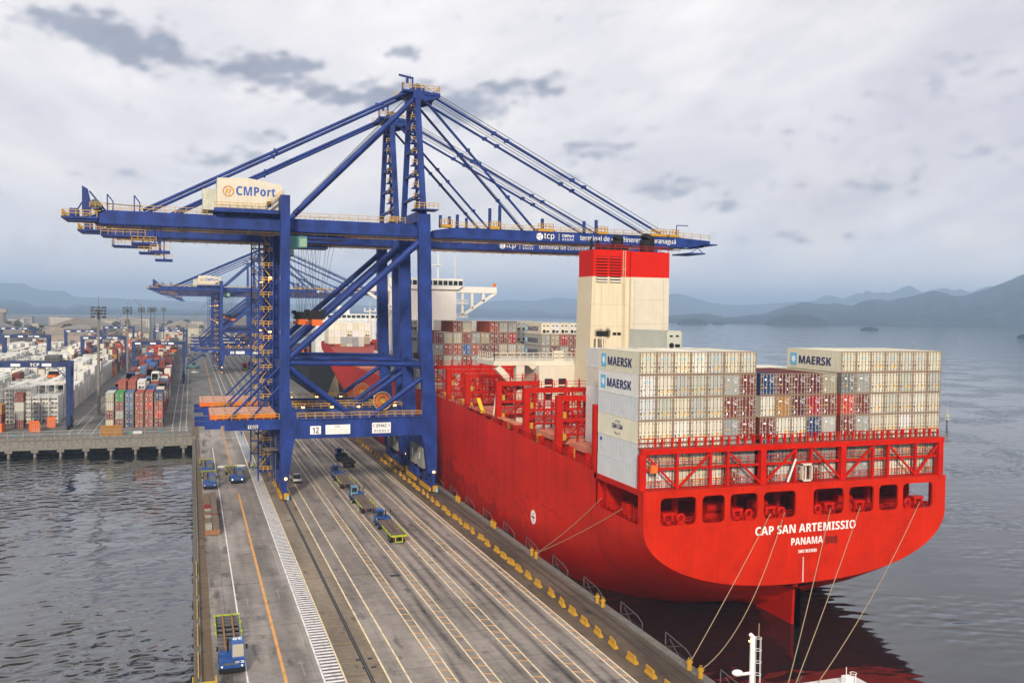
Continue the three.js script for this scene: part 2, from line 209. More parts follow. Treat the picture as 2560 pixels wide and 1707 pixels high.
  { const t = new MB(); for (let z = -70; z > -140; z -= 3.1) t.bar(V(15.2, 0.006, z - 0.4), V(19.1, 0.006, z + 0.5), 0.14, 0.004); t.build('ladder_mark', mat([0.42, 0.29, 0.14], { map: g2 }), quay); }
  const st = new MB(); for (let z = -64; z > -226; z -= 0.92) st.box(13.06, 14.9, 0.004, 0.008, z - 0.46, z); tag(st.build('walkway_stripe', pm, quay), null, null, null, 'stuff');
  for (const [x, z, L] of [[6.9, -120, 3.2], [11, -123, 3.2], [7.2, -94, 3.4], [11.2, -96, 3.4], [7, -175, 3]]) { const t = new MB(); t.box(x - 0.08, x + 0.08, 0.004, 0.008, z - L, z); t.poly([[x - 0.45, 0], [x + 0.45, 0], [x, 1.1]], 0.004, 0.008); const g2_ = new MB().box(x - 0.08, x + 0.08, 0.004, 0.008, z - L, z).tri(V(x - 0.45, 0.008, z - L), V(x + 0.45, 0.008, z - L), V(x, 0.008, z - L - 1.1)); g2_.build('lane_arrow', mat([0.36, 0.36, 0.355], { map: g2 }), quay); }
  { const t = new MB(); for (const [x, z] of [[7.3, -230.5], [11.2, -231]]) { for (let i = 0; i < 20; i++) { const a = i / 20 * 6.283, b = (i + 1) / 20 * 6.283; t.tri(V(x, 0.008, z), V(x + Math.cos(b) * 1.5, 0.008, z - Math.sin(b) * 1.8), V(x + Math.cos(a) * 1.5, 0.008, z - Math.sin(a) * 1.8)); } } t.build('painted_disc', pm, quay); }
  { const t = new MB(); for (let x = 1.8; x < 12.6; x += 0.95) t.box(x, x + 0.42, 0.004, 0.008, -281.4, -280.9); t.build('stop_mark', pm, quay); }
  // crane rails in dark slots, the cable trench and drain covers
  const rm = mat([0.055, 0.052, 0.05], { map: g2, roughness: 0.6 });
  for (const [x, w] of [[17.58, 0.42], [48.1, 0.30], [49.3, 0.34]]) { line(x, w, -30, -1200, rm, 'rail_slot'); new MB().box(x - 0.05, x + 0.05, 0.008, 0.03, -1200, -30).build('crane_rail', M.steel, quay); }
  for (const [x, z, a, b] of [[26.9, -129.5, 1.5, 0.9], [17.2, -96.5, 0.5, 0.5], [16.9, -99, 0.5, 0.5], [18.1, -96.5, 0.5, 0.5], [18.2, -99, 0.5, 0.5], [9.9, -150, 0.9, 0.35], [37, -143, 2.6, 2.6]]) { const t = new MB(); if (a > 2) { t.box(x, x + a, 0.004, 0.01, z, z + 0.14); t.box(x, x + a, 0.004, 0.01, z + b, z + b + 0.14); t.box(x, x + 0.14, 0.004, 0.01, z, z + b); t.box(x + a, x + a + 0.14, 0.004, 0.01, z, z + b); t.box(x + a / 2, x + a / 2 + 0.14, 0.004, 0.01, z, z + b); } else t.box(x, x + a, 0.004, 0.012, z, z + b); t.build('drain_cover', rm, quay); }
  // basin-side edge: kerb, pipe rail, yellow handrail lengths
  const kerb = mat([0.20, 0.18, 0.15], { map: g2, roughness: 0.95 });
  for (let z = -30; z > YZ; z -= 6) new MB().box(QX0 + 0.02, QX0 + 0.62, 0.002, 0.24, z - 5.9, z).build('kerb_stone', kerb, quay);
  new MB().path([V(1.0, 0.32, -30), V(1.0, 0.32, -279)], 0.07).build('service_pipe', M.grey, quay);
  for (let z = -60; z > -140; z -= 9.5) new MB().rail([V(0.75, 0.2, z), V(0.75, 0.2, z - 6.5)], 0.45, 3.2, 0.05).build('edge_railing', M.rail, quay);
  for (let z = -30; z > -600; z -= 8) new MB().box(49.95, 50.98, 0.002, 0.16, z - 7.96, z).build('coping_stone', mat([0.25, 0.235, 0.21], { map: g6, roughness: 0.95 }), quay);
}
{ // the container yard and the pier in front of it
  const yt = tex(1024, 1024, (u, v) => { const n = fbm(u * 12, v * 12, 6, 12, 12), s = fbm(u * 60, v * 8, 4, 60, 8), k = 0.84 + (n - 0.5) * 0.4 + (s - 0.5) * 0.2; return [0.50 * k, 0.485 * k, 0.465 * k]; });
  const yard = struct('yard_pavement', new MB().box(-900, QX0 - 0.01, -1.6, -0.004, -1500, YZ), mat('#fff', { map: rep(yt, 120), roughness: 0.9 }), 'dusty grey pavement of the container yard');
  const pm = mat([0.62, 0.62, 0.6], { map: g2, roughness: 0.85 });
  for (const [x, z0, z1] of [[-34.6, -300, -640], [-31.9, -300, -640], [-28.0, -296, -640], [-5.6, -300, -900], [-3.4, -300, -900], [-1.5, -300, -1000]]) new MB().box(x - 0.13, x + 0.13, 0, 0.004, z1, z0).build('lane_line', pm, yard);
  for (let x = -95; x < -26; x += 2.4) new MB().box(x, x + 1.3, 0, 0.004, -302.2, -302).build('lane_dash', pm, yard);
  // pier: deck edge beam, kerb, parapet with posts, piles standing in the water
  const pier = thing('pier', 'concrete pier with piles along the basin below the container yard', 'pier', [0, 0, 0]);
  new MB().box(-260, QX0 + 0.1, -1.5, 0.0, YZ + 0.01, YZ + 3.4).build('deck_beam', M.concrete, pier);
  new MB().box(-260, 1.2, 0.002, 0.95, YZ + 2.9, YZ + 3.3).build('parapet', M.concrete, pier);
  new MB().box(-260, 0, 0.01, 0.75, YZ - 6.3, YZ - 5.9).build('kerb_wall', M.concrete, pier);
  for (let x = -2; x > -120; x -= 6.4) { new MB().tube(V(x, WL - 3, YZ + 2.6), V(x, -2.1, YZ + 2.6), 0.42, 10).build('pile', M.concrete, pier); new MB().box(x - 0.9, x + 0.9, -2.2, -1.51, YZ + 1.6, YZ + 3.3).build('pile_cap', M.concrete, pier); }
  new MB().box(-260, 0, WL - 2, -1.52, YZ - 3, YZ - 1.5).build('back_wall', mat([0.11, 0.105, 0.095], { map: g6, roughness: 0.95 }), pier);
  const f = new MB(); f.rail([V(-120, 0.75, YZ - 6.1), V(-1, 0.75, YZ - 6.1)], 1.8, 4, 0.04); f.build('mesh_fence', mat([0.35, 0.37, 0.38]), pier);
  for (const [x, w] of [[-47, 0.9], [-17, 0.9], [-16, 2.4], [-9, 1.2]]) new MB().box(x, x + w, 1.1, 1.9, YZ - 5.95, YZ - 5.85).build('notice_board', w > 2 ? M.white : M.teal, pier);
}
{ // hills round the bay: ridge lines by bearing and height, built as bodies with a near foot and a far side
  const hm = (c, s) => mat(c, { map: rep(forestT, s), roughness: 1, specularIntensity: 0 });
  const SIL = {
    near: [[27, -0.3], [28.77, -0.117], [30, 0], [31.2, 0.073], [32.2, -0.14], [33.3, -0.057], [34.4, 0.1], [35.8, 0.544], [36.6, 0.818], [37.1, 0.809], [37.7, 0.695], [38.5, 0.755], [39.4, 0.632], [39.9, 0.877], [40.7, 1.013], [41.55, 0.954], [42.5, 1.184], [43.2, 1.345], [43.6, 1.505], [44, 1.474], [44.7, 1.256], [45.2, 1.226], [45.8, 1.384], [46.6, 1.694], [47.2, 1.94], [47.85, 2.27], [49, 2.7], [52, 3.0], [56, 2.6], [60, 1.5]],
    far: [[25, 0.6], [28.75, 1.16], [29.3, 1.265], [30.1, 1.07], [31.4, 0.709], [32.5, 0.583], [34, 0.638], [36.1, 0.813], [37.2, 0.87], [37.9, 1.19], [38.3, 1.193], [38.9, 1.0], [39.7, 1.364], [39.95, 1.3], [40.15, 1.528], [40.6, 1.335], [41.1, 1.434], [41.4, 1.339], [42.2, 1.726], [42.5, 1.79], [43.1, 1.41], [43.8, 1.568], [44.2, 1.682], [44.8, 1.507], [45, 1.62], [45.6, 1.415], [46.4, 1.756], [50, 1.6], [58, 1.2]],
    mid: [[10, 0.1], [13, 0.3], [16.4, 0.2], [16.9, 0.346], [17.4, 0.21], [18.3, 0.133], [19, 0.208], [19.8, 0.108], [21, 0.167], [21.9, -0.043], [23, 0.0], [25, 0.1], [28, -0.1]],
    pale: [[14, 0.3], [17, 0.55], [19, 0.75], [20.5, 0.7], [22, 0.95], [23.5, 0.8], [26, 1.0], [29, 0.8]],
    leftBack: [[-14, 1.3], [-9.8, 1.225], [-8.7, 1.22], [-8.36, 1.03], [-7.9, 0.9], [-6.7, 0.86], [-6.2, 0.563], [-5.6, 0.523], [-3.8, 0.5], [-1, 0.42], [3, 0.3], [8, 0.35], [14, 0.2]],
    leftFront: [[-14, 0.4], [-9.8, 0.36], [-8.8, 0.31], [-8.2, 0.02], [-7.2, 0.035], [-6.7, -0.06], [-5.9, 0.157], [-5.3, 0.063], [-3.8, -0.05], [0, -0.05], [6, 0.0], [14, -0.1]],
  };
  function ridge(name, label, sil, dist, foot, m, rough) {
    const b = new MB(), rows = 7, pts = []; const H = 41.39;
    const at = (az) => { let i = 0; while (i < sil.length - 2 && sil[i + 1][0] < az) i++; const [a0, e0] = sil[i], [a1, e1] = sil[i + 1]; return lerp(e0, e1, clamp((az - a0) / (a1 - a0), 0, 1)); };
    const a0 = sil[0][0], a1 = sil[sil.length - 1][0], n = Math.round((a1 - a0) * 9);
    for (let i = 0; i <= n; i++) {
      const az = lerp(a0, a1, i / n), e = at(az) + (fbm(az * 2.2, dist * 0.001, 4) - 0.5) * rough, top = Math.max(0.5, dist * Math.tan(R(e)) + H), col = [], fade = sstep(i / n, 0, 0.02) * sstep(1 - i / n, 0, 0.02);
      for (let k = 0; k <= rows; k++) { const t = k / rows, d = lerp(foot, dist, t), y = WL + top * fade * Math.pow(t, 0.8) * (1 + (t < 1 && k ? (fbm(az * 1.3, t * 3 + dist * 0.01, 3) - 0.5) * 0.35 : 0)); col.push(V(Math.sin(R(az)) * d, y, -Math.cos(R(az)) * d)); }
      col.push(V(Math.sin(R(az)) * dist * 1.2, WL - 5, -Math.cos(R(az)) * dist * 1.2)); pts.push(col);
    }
    for (let i = 0; i < n; i++) for (let k = 0; k <= rows; k++) b.quad(pts[i][k], pts[i + 1][k], pts[i + 1][k + 1], pts[i][k + 1]);
    return struct(name, b, m, label);
  }
  ridge('hills', 'dark wooded hills across the bay', SIL.near, 6000, 4300, hm([0.055, 0.085, 0.07], 700), 0.09);
  ridge('mountains', 'pale blue jagged mountains far behind the bay', SIL.far, 11200, 9000, hm([0.06, 0.08, 0.09], 900), 0.03);
  ridge('hills', 'low blue hills behind the ship bridge', SIL.mid, 9000, 6500, hm([0.05, 0.07, 0.07], 500), 0.05);
  ridge('mountains', 'faint range above the low blue hills', SIL.pale, 11600, 9600, hm([0.06, 0.08, 0.09], 900), 0.05);
  ridge('mountains', 'faint pale mountains behind the town', SIL.leftBack, 11600, 9800, hm([0.06, 0.08, 0.09], 900), 0.04);
  ridge('hills', 'hazy low hills behind the town', SIL.leftFront, 8800, 5200, hm([0.05, 0.07, 0.07], 500), 0.05);
  const isl = (label, az0, az1, dist, h) => { const b = new MB(), n = 26, m = 7, P = []; const am = (az0 + az1) / 2, hw = dist * Math.tan(R((az1 - az0) / 2)); for (let i = 0; i <= n; i++) { const c = []; for (let k = 0; k <= m; k++) { const th = i / n * Math.PI * 2, r = Math.cos(k / m * Math.PI / 2), bump = 0.75 + 0.5 * fbm(Math.cos(th) * 2 + az0, Math.sin(th) * 2 + k * 0.6, 4); c.push(V(Math.cos(th) * hw * r, WL + h * Math.sin(k / m * Math.PI / 2) * (k ? bump : 0), Math.sin(th) * hw * 0.6 * r)); } P.push(c); } P[n] = P[0]; for (let i = 0; i < n; i++) for (let k = 0; k < m; k++) b.quad(P[i + 1][k], P[i][k], P[i][k + 1], P[i + 1][k + 1]); const o = struct('island', b, hm([0.035, 0.05, 0.03], 60), label); o.position.set(Math.sin(R(am)) * dist, 0, -Math.cos(R(am)) * dist); o.rotation.y = -R(am); };
  isl('wooded knoll at the foot of the dark hills', 34.5, 38.2, 4150, 46); isl('longer dark islet beside the funnel', 29.3, 31.2, 3900, 21); isl('shorter dark islet next to the longer one', 31.4, 32.2, 4000, 10); isl('small dark rock islet in the open water', 39.85, 40.9, 2950, 9.5); isl('rocky islet cut by the frame edge', 47.9, 49, 2250, 10);
  // land behind the yard
  struct('town_ground', new MB().box(-2600, 300, -3, -0.02, -4300, -1500), mat([0.21, 0.19, 0.16], { map: grain(160), roughness: 1 }), 'dusty ground of the town behind the port');
}

// ================= ship-to-shore cranes =================
function legShape(prof, z0, z1) {                      // prof: [y, x left, x right] from the foot up
  const b = new MB(); for (let i = 0; i + 1 < prof.length; i++) { const [y0, a, c] = prof[i], [y1, d, e] = prof[i + 1]; b.hex([V(d, y1, z1), V(e, y1, z1), V(e, y1, z0), V(d, y1, z0), V(a, y0, z1), V(c, y0, z1), V(c, y0, z0), V(a, y0, z0)]); } return b;
}
function makeCrane(label, opts = {}) {
  const t = thing('ship_to_shore_crane', label, 'gantry crane', [0, 0, opts.z], 0, 'ship-to-shore cranes on the quay'), d = opts.detail;
  const F = 9.5;                                        // the two portal frames stand at z = +F and -F
  const land = [[3.6, 17.0, 18.3], [10, 16.8, 19.15], [12, 16.76, 19.55], [16, 16.76, 20], [17.2, 16.75, 19.6], [19, 16.74, 18.9], [21.5, 16.72, 18.5], [60.4, 16.6, 18.4]];
  const water = [[3.8, 46.9, 48.75], [9.5, 46.2, 48.75], [12, 45.5, 48.75], [15.9, 45.3, 48.65], [17.5, 45.65, 48.55], [20, 45.75, 48.35], [30, 44.95, 47.6], [58, 44.4, 46.85]];
  for (const s of [1, -1]) {
    legShape(land, s * F - 0.95, s * F + 0.95).build('leg', M.blue, t); legShape(water, s * F - 0.95, s * F + 0.95).build('leg', M.blue, t);
    new MB().box(19.3, 45.6, 12.05, 15.9, s * F - 0.8, s * F + 0.8).build('portal_beam', M.blue, t); for (const x of [20.4, 31, 34.6, 44.6]) new MB().box(x, x + 0.12, 12.0, 15.92, s * F - 0.86, s * F + 0.86).build('splice_flange', M.blue, t);
    for (const [y, xl, xr] of [[9.9, 16.78, 19.2], [21.6, 16.7, 18.55], [38.5, 16.66, 18.5], [52.2, 16.62, 18.48]]) new MB().box(xl - 0.05, xr + 0.05, y, y + 0.14, s * F - 1.0, s * F + 1.0).build('splice_flange', M.blue, t); for (const [y, xl, xr] of [[9.5, 46.15, 48.8], [20, 45.7, 48.4], [34.5, 44.85, 47.5], [46, 44.6, 47.2]]) new MB().box(xl - 0.05, xr + 0.05, y, y + 0.14, s * F - 1.0, s * F + 1.0).build('splice_flange', M.blue, t);
    new MB().tube(V(18.4, 27.2, s * F), V(46.2, 26.7, s * F), 0.48, 12).build('tie_tube', M.blue, t);
    new MB().tube(V(18.2, 28, s * F), V(46, 53.3, s * F), 0.68, 14).build('diagonal_brace', M.blue, t);
    new MB().tube(V(18.4, 26.4, s * F), V(31.9, 15.6, s * F), 0.52, 12).build('knee_brace', M.blue, t);
    new MB().tube(V(34.1, 15.6, s * F), V(46.6, 24.6, s * F), 0.52, 12).build('knee_brace', M.blue, t);
    if (d) {
      const w = new MB(); w.rail([V(20, 15.9, s * F + 0.75), V(45.4, 15.9, s * F + 0.75)], 1.2, 1.8, 0.035); w.rail([V(20, 15.9, s * F - 0.75), V(45.4, 15.9, s * F - 0.75)], 1.2, 1.8, 0.035); w.build('walkway_railing', M.rail, t); new MB().box(20, 45.4, 15.91, 15.97, s * F - 1.1, s * F + 1.1).build('walkway_floor', M.blueDark, t);
    }
    for (const x of [17.6, 47.9]) {                     // travelling gear: equaliser beams on eight wheels
      const g = new THREE.Group(); g.name = 'bogie'; t.add(g); const zc = s * (F - 3.0);
      new MB().hex([V(x - 0.6, 3.6, zc + 2.2), V(x + 0.6, 3.6, zc + 2.2), V(x + 0.6, 3.6, zc - 2.2), V(x - 0.6, 3.6, zc - 2.2), V(x - 0.5, 2.3, zc + 3.4), V(x + 0.5, 2.3, zc + 3.4), V(x + 0.5, 2.3, zc - 3.4), V(x - 0.5, 2.3, zc - 3.4)]).build('main_equaliser', M.blueDark, g);
      for (const q of [-1, 1]) {
        new MB().poly([[-2.1, 1.1], [2.1, 1.1], [1.1, 2.28], [-1.1, 2.28]], -0.42, 0.42).build('small_equaliser', M.blueDark, g).rotation.y = Math.PI / 2; g.children[g.children.length - 1].position.set(x, 0, zc + q * 2.3);
        for (const e of [-1.65, -0.55, 0.55, 1.65]) { new MB().tube(V(x - 0.22, 0.42, zc + q * 2.3 + e), V(x + 0.22, 0.42, zc + q * 2.3 + e), 0.4, 12).build('wheel', M.steel, g); if (d) new MB().box(x - 0.95, x - 0.45, 0.25, 1.05, zc + q * 2.3 + e - 0.42, zc + q * 2.3 + e + 0.42).build('drive_motor', M.yellow, g); }
      }
      new MB().box(x - 0.35, x + 0.35, 0.5, 3.7, s * (F + 0.9), s * (F + 1.7)).build('buffer_post', M.blueDark, g);
      if (d) { new MB().box(x - 0.25, x + 0.75, 0.3, 1.5, s * (F + 1.75), s * (F + 2.35)).build('drive_motor', M.yellow, g); new MB().box(x + 0.3, x + 0.7, 0.2, 1.0, s * (F + 2.36), s * (F + 2.6)).build('motor_cover', mat([0.2, 0.45, 0.6]), g); const lp = new THREE.SphereGeometry(0.28, 10, 8); const o = put('warning_lamp', lp, M.lamp, g); o.position.set(x + 0.2, 4.2, s * (F + 1.1)); }
    }
  }
  for (const [x, y0, y1, w] of [[17.6, 8.6, 11.0, 0.6], [47.6, 8.6, 11.0, 0.6], [17.5, 57.4, 60.2, 0.9], [45.6, 56.6, 58.7, 0.95], [17.6, 25.5, 27.3, 0.6], [46.4, 25.5, 27.3, 0.6]]) new MB().box(x - w, x + w, y0, y1, -F + 0.95, F - 0.95).build('cross_beam', M.blue, t);
  // twin box girders over the quay and the boom over the ship
  for (const s of [1, -1]) {
    const z = s * 3.5;
    new MB().poly([[-18.2, 54.6], [-16.5, 53.9], [48.3, 53.8], [48.3, 56.3], [-15, 56.5], [-18.2, 55.3]], z - 0.65, z + 0.65).build('girder', M.blue, t);
    const boom = new MB().poly([[49, 53.8], [111, 53.65], [117.2, 54.8], [117.2, 55.4], [110, 55.85], [54, 56.0], [50, 55.4], [49, 55.2]], z - 0.6, z + 0.6).build('boom', M.blue, t);
    { const st = new MB(); for (let x = -14; x < 48; x += 3.1) st.box(x, x + 0.1, 53.95, 56.3, z + s * 0.64, z + s * 0.72); st.box(-16, 48.2, 53.74, 53.8, z - 0.85, z + 0.85); st.build('girder_stiffener', M.blue, t); const sb = new MB(); sb.box(49.2, 110.6, 53.58, 53.64, z - 0.8, z + 0.8); sb.box(54, 109.6, 56.0, 56.05, z - 0.75, z + 0.75); sb.build('boom_flange', M.blue, t); }
    const rl = new MB(); rl.box(-16, 113, 53.35, 53.6, z - s * 0.66, z - s * 0.92); for (let x = -15; x < 112; x += 2.6) { rl.box(x, x + 0.18, 53.1, 53.8, z - s * 0.6, z - s * 0.75); } rl.build('trolley_rail', M.tan, t);
    if (d) { for (const [xa, xb] of [[-15, 3], [21, 43]]) new MB().rail([V(xa, 56.4, z + s * 0.6), V(xb, 56.4, z + s * 0.6)], 1.2, 2, 0.05).build('girder_railing', M.rail, t); const r2 = new MB(); r2.rail([V(54, 56.0, z + s * 0.5), V(110, 55.85, z + s * 0.5), V(117, 55.5, z + s * 0.5)], 1.2, 2.2, 0.05); r2.build('boom_railing', M.rail, t); }
    new MB().tube(V(45.4, 83.6, s * 3.4), V(20.7, 58.2, s * 3.5), 0.58, 12).build('back_strut', M.blue, t);
    const bs = new MB().tube(V(44.6, 85, s * 3.4), V(-8.9, 56.8, z), 0.33, 10); bs.tube(V(16, 69.9, s * 3.45), V(16.3, 70.1, s * 3.45), 0.6, 8); bs.build('backstay', M.blue, t);
    const fs = new MB().tube(V(46.4, 85.0, s * 3.4), V(104.8, 56.3, z), 0.27, 10); for (const k of [0.28, 0.33, 0.6, 0.65]) { const p = V(lerp(46.4, 104.8, k), lerp(85, 56.5, k), lerp(s * 3.4, z, k)); fs.box(p.x - 0.5, p.x + 0.5, p.y - 0.38, p.y + 0.38, p.z - 0.4, p.z + 0.4); } fs.build('forestay', M.blue, t);
    const fi = new MB().tube(V(46.2, 84.0, s * 3.4), V(72.7, 56.2, z), 0.27, 10); for (const k of [0.4, 0.5, 0.75]) { const p = V(lerp(46.2, 72.7, k), lerp(84, 56.4, k), z); fi.box(p.x - 0.4, p.x + 0.4, p.y - 0.34, p.y + 0.34, p.z - 0.36, p.z + 0.36); } fi.build('forestay', M.blue, t);
    if (d) for (const [x0, y0, x1, y1] of [[46.8, 86.2, 104, 58], [47, 85.6, 103, 57.5], [46.6, 83.5, 72, 57.2], [44.5, 84.5, 22, 60.5]]) new MB().tube(V(x0, y0, s * 2.6), V(x1, y1, s * 2.6), 0.07, 5).build('wire_rope', M.cable, t);
    // mast leg of the A-frame
    new MB().bar(V(45.6, 58.3, s * F), V(45.4, 83.8, s * 3.6), 1.1, 1.1, V(1, 0, 0)).build('mast_leg', M.blue, t);
  }
  for (const x of [-17, -2, 32, 50.2, 84, 115.6]) new MB().box(x - 0.6, x + 0.6, 53.9, 55.3, -2.85, 2.85).build('girder_tie', M.blue, t);
  for (let y = 62; y < 83; y += 5.2) { const z = lerp(F, 3.6, (y - 58.3) / 25.9) - 0.7; new MB().box(45.1, 45.9, y, y + 0.5, -z, z).build('mast_tie', M.blue, t); }
  const head = new MB(); head.box(44.4, 46.8, 83.6, 85.9, -4.4, 4.4); head.box(42.2, 44.4, 85.0, 85.4, -4.4, 4.4); head.box(46.8, 50.2, 84.6, 85.2, -4.2, 4.2); head.poly([[46.8, 83.2], [50.4, 84.3], [50.4, 85.1], [46.8, 85.4]], 3.2, 4.0); head.poly([[46.8, 83.2], [50.4, 84.3], [50.4, 85.1], [46.8, 85.4]], -4.0, -3.2); const headO = head.build('mast_head', M.blue, t); headO.position.y = -0.7;
  for (const z of [-3, -1, 1, 3]) new MB().tube(V(45.5, 86.3, z - 0.2), V(45.5, 86.3, z + 0.2), 0.8, 14).build('sheave', M.steel, headO);
  const dv = new MB(); dv.bar(V(44.6, 85.4, 2.6), V(44.6, 88.3, 2.6), 0.34); dv.bar(V(44.8, 88.2, 2.6), V(41.6, 88.7, 2.6), 0.42, 0.36); dv.box(43.2, 43.7, 87.0, 88.1, 2.3, 2.9);  new MB().box(42.4, 42.8, 85.4, 87.2, 2, 2.6).build('signal_post', M.blueDark, headO); dv.build('davit', M.blueDark, headO); new MB().tube(V(44.9, 85.9, -1), V(44.9, 90, -1), 0.05, 5).build('aerial', M.steel, headO);
  const hr = new MB(); hr.rail([V(42.2, 85.4, 4.4), V(50.2, 85.3, 4.4)], 1.2, 1.4, 0.06); hr.rail([V(42.2, 85.4, -4.4), V(50.2, 85.3, -4.4)], 1.2, 1.4, 0.06); hr.rail([V(50.2, 85.2, -4.2), V(50.2, 85.2, 4.2)], 1.2, 2, 0.06); hr.build('head_railing', M.rail, headO);
  // machinery house with its gable, an electrical annex and the carrying platform
  const hz = 5.2, house = new MB().poly([[4.8, 57.75], [17.3, 57.75], [17.3, 62.9], [10.4, 64.0], [4.8, 63.7]], -hz, hz).build('machinery_house', M.cream, t);
  const panel = new MB(); for (let x = 5.6; x < 17; x += 0.8) panel.box(x, x + 0.05, 57.8, 62.6, hz + 0.002, hz + 0.02); panel.build('wall_seam', mat([0.5, 0.46, 0.36]), house);
  new MB().box(14.3, 15.2, 58.4, 59.5, hz + 0.01, hz + 0.1).build('window', M.glass, house); new MB().box(2.1, 4.75, 57.4, 61.5, -3.5, 4.4).build('electrical_annex', mat([0.55, 0.55, 0.46], { map: r5 }), t);
  new MB().box(4.2, 18.2, 57.0, 57.74, -5.9, 6.2).build('house_platform', M.blue, t); for (const x of [5.5, 11, 15.5]) new MB().box(x, x + 0.8, 56.42, 57, -5, 5).build('house_bearer', M.blueDark, t);
  sign('CMPort', 1.75, 7.6, M.blueText, house, [8.4, 60.5, hz + 0.02]);
  { const g = new THREE.TorusGeometry(0.98, 0.11, 6, 26); const o = put('emblem', g, mat([0.62, 0.30, 0.05]), house); o.position.set(6.9, 61.2, hz + 0.05); const e = new MB(); for (const x of [-0.3, 0.3]) e.poly([[x - 0.32, -0.35], [x - 0.02, -0.35], [x + 0.3, 0.35], [x, 0.62]], 0, 0.05); e.poly([[-0.55, -0.55], [-0.25, -0.55], [-0.4, -0.35]], 0, 0.05); e.poly([[0.0, -0.55], [0.3, -0.55], [0.15, -0.35]], 0, 0.05); e.build('emblem_mark', o.material, o); }
  if (d) { const r = new MB(); r.rail([V(4.3, 57.75, 6.1), V(14, 57.75, 6.1), V(17.5, 60.8, 6.1)], 1.1, 1.4, 0.05); r.build('house_railing', M.rail, t); new MB().bar(V(14.2, 57.8, 6.5), V(17.6, 60.9, 6.5), 0.7, 0.15).build('house_stair', M.blue, t); }
  // tail of the girder: platforms, hoist post, hanging service stages
  const tail = new MB(); tail.box(-23.2, -17, 54.6, 55.0, -5, 5); tail.box(-22, -17, 54.2, 54.6, 2, 4.6); tail.build('tail_platform', M.blue, t);
  new MB().poly([[-19.9, 55], [-18.4, 55], [-18.2, 57.4], [-18.9, 60.6], [-19.9, 61.2]], 1.4, 2.1).build('hoist_frame', M.blue, t); { const h = new MB(); h.bar(V(-18.6, 60.2, 1.75), V(-15.6, 56.4, 1.75), 0.3); h.bar(V(-19.9, 58, 1.7), V(-21.6, 55, 1.7), 0.25); h.box(-22, -20.6, 55, 56.7, -1, 3); h.box(-17.9, -16.2, 55.9, 56.9, -3.4, -1); h.build('hoist_brace', M.blueDark, t); new MB().bar(V(-16.4, 56.3, 4.4), V(-19.6, 55, 4.4), 0.5, 0.14).build('tail_stair', M.rail, t); new MB().rail([V(-18.4, 57.0, 3.6), V(-15.4, 57.0, 3.6)], 0.9, 0.9, 0.05).build('drum_railing', M.rail, t); } new MB().tube(V(-17.5, 57.6, -2), V(-17.5, 57.6, 3), 1.0, 12).build('hoist_drum', M.steel, t);
  { const r = new MB(); r.rail([V(-23.1, 55, 4.9), V(-17, 55, 4.9)], 1.2, 1.2, 0.06); r.rail([V(-23.1, 55, -4.9), V(-23.1, 55, 4.9)], 1.2, 1.2, 0.06); r.build('tail_railing', M.rail, t); new MB().path([V(-15.6, 57.8, 3), V(-9, 57.6, 3)], 0.13).build('guy_bar', M.blueDark, t); for (const x of [-15.3, -10.5]) new MB().path([V(x, 56.4, 3.4), V(x, 59.6, 3.4), V(x + 1, 58.2, 3.4), V(x + 1, 56.4, 3.4)], 0.12).build('gallow_post', M.blueDark, t); }
  const stage = new MB(); stage.box(-16.5, -8.5, 51.6, 51.9, -3, 3.4); stage.box(-11, -6.5, 50.2, 50.6, -2, 3.4); stage.box(-7.6, -4, 48.6, 49.1, 0, 3.4); for (const [x, y] of [[-16.3, 51.7], [-12.5, 51.7], [-9, 50.4], [-6.8, 50.4], [-5.8, 48.8]]) for (const z of [-0.2, 3.2]) stage.bar(V(x, y, z), V(x, 53.6, z), 0.16); stage.bar(V(-5.5, 49, 3.2), V(-7.5, 53.6, 3.2), 0.14); stage.build('service_stage', M.blue, t);
  if (d) { const r = new MB(); r.rail([V(-16.5, 51.9, 3.4), V(-8.5, 51.9, 3.4)], 1.1, 1.3, 0.05); r.rail([V(-11, 50.6, 3.4), V(-6.5, 50.6, 3.4)], 1.1, 1.2, 0.05); r.rail([V(-7.6, 49.1, 3.4), V(-4, 49.1, 3.4)], 1.1, 1.1, 0.05); r.build('stage_railing', M.rail, t); }
  // boom furniture
  for (const [x, h] of [[50.8, 58.6], [52.8, 58.4], [54.6, 58.9], [62.0, 60.6], [64.3, 61.4], [74.4, 58.9], [84.6, 58.8], [87.6, 59.2]]) new MB().box(x - 0.28, x + 0.28, 55.9, h, 3.2, 3.8).build('boom_post', M.blue, t);
  { const p = new MB(); for (const [x, w] of [[52, 2.6], [63, 2.2], [75, 3.6], [89, 2.4], [103.4, 4], [107.4, 2.4]]) { p.box(x - w / 2, x + w / 2, 56.0, 56.6, 2.7, 4.3); p.rail([V(x - w / 2, 56.6, 4.2), V(x + w / 2, 56.6, 4.2)], 1.1, 0.8, 0.07); } p.build('stay_bracket', M.yellow, t); new MB().path([V(108.6, 56.3, 3.2), V(108.6, 58.9, 3.2), V(111.6, 58.9, 3.2)], 0.12).build('boom_davit', M.blueDark, t); const q = new MB(); q.box(116.4, 118.9, 54.4, 54.7, -4.6, 4.6); q.box(111.5, 115.8, 52.2, 52.5, -4, 4.4); q.bar(V(112, 52.4, 4), V(113.8, 53.6, 4), 0.15); q.bar(V(115.4, 52.4, 4), V(113.8, 53.8, 4), 0.15); q.build('boom_tip_platform', M.blue, t); }
  // trolley, operator cab, hoist ropes, head block and spreader
  const tr = new THREE.Group(); tr.name = 'trolley'; t.add(tr);
  new MB().box(19, 30.5, 52.6, 53.9, -2.7, 2.7).build('trolley_frame', M.blueDark, tr);
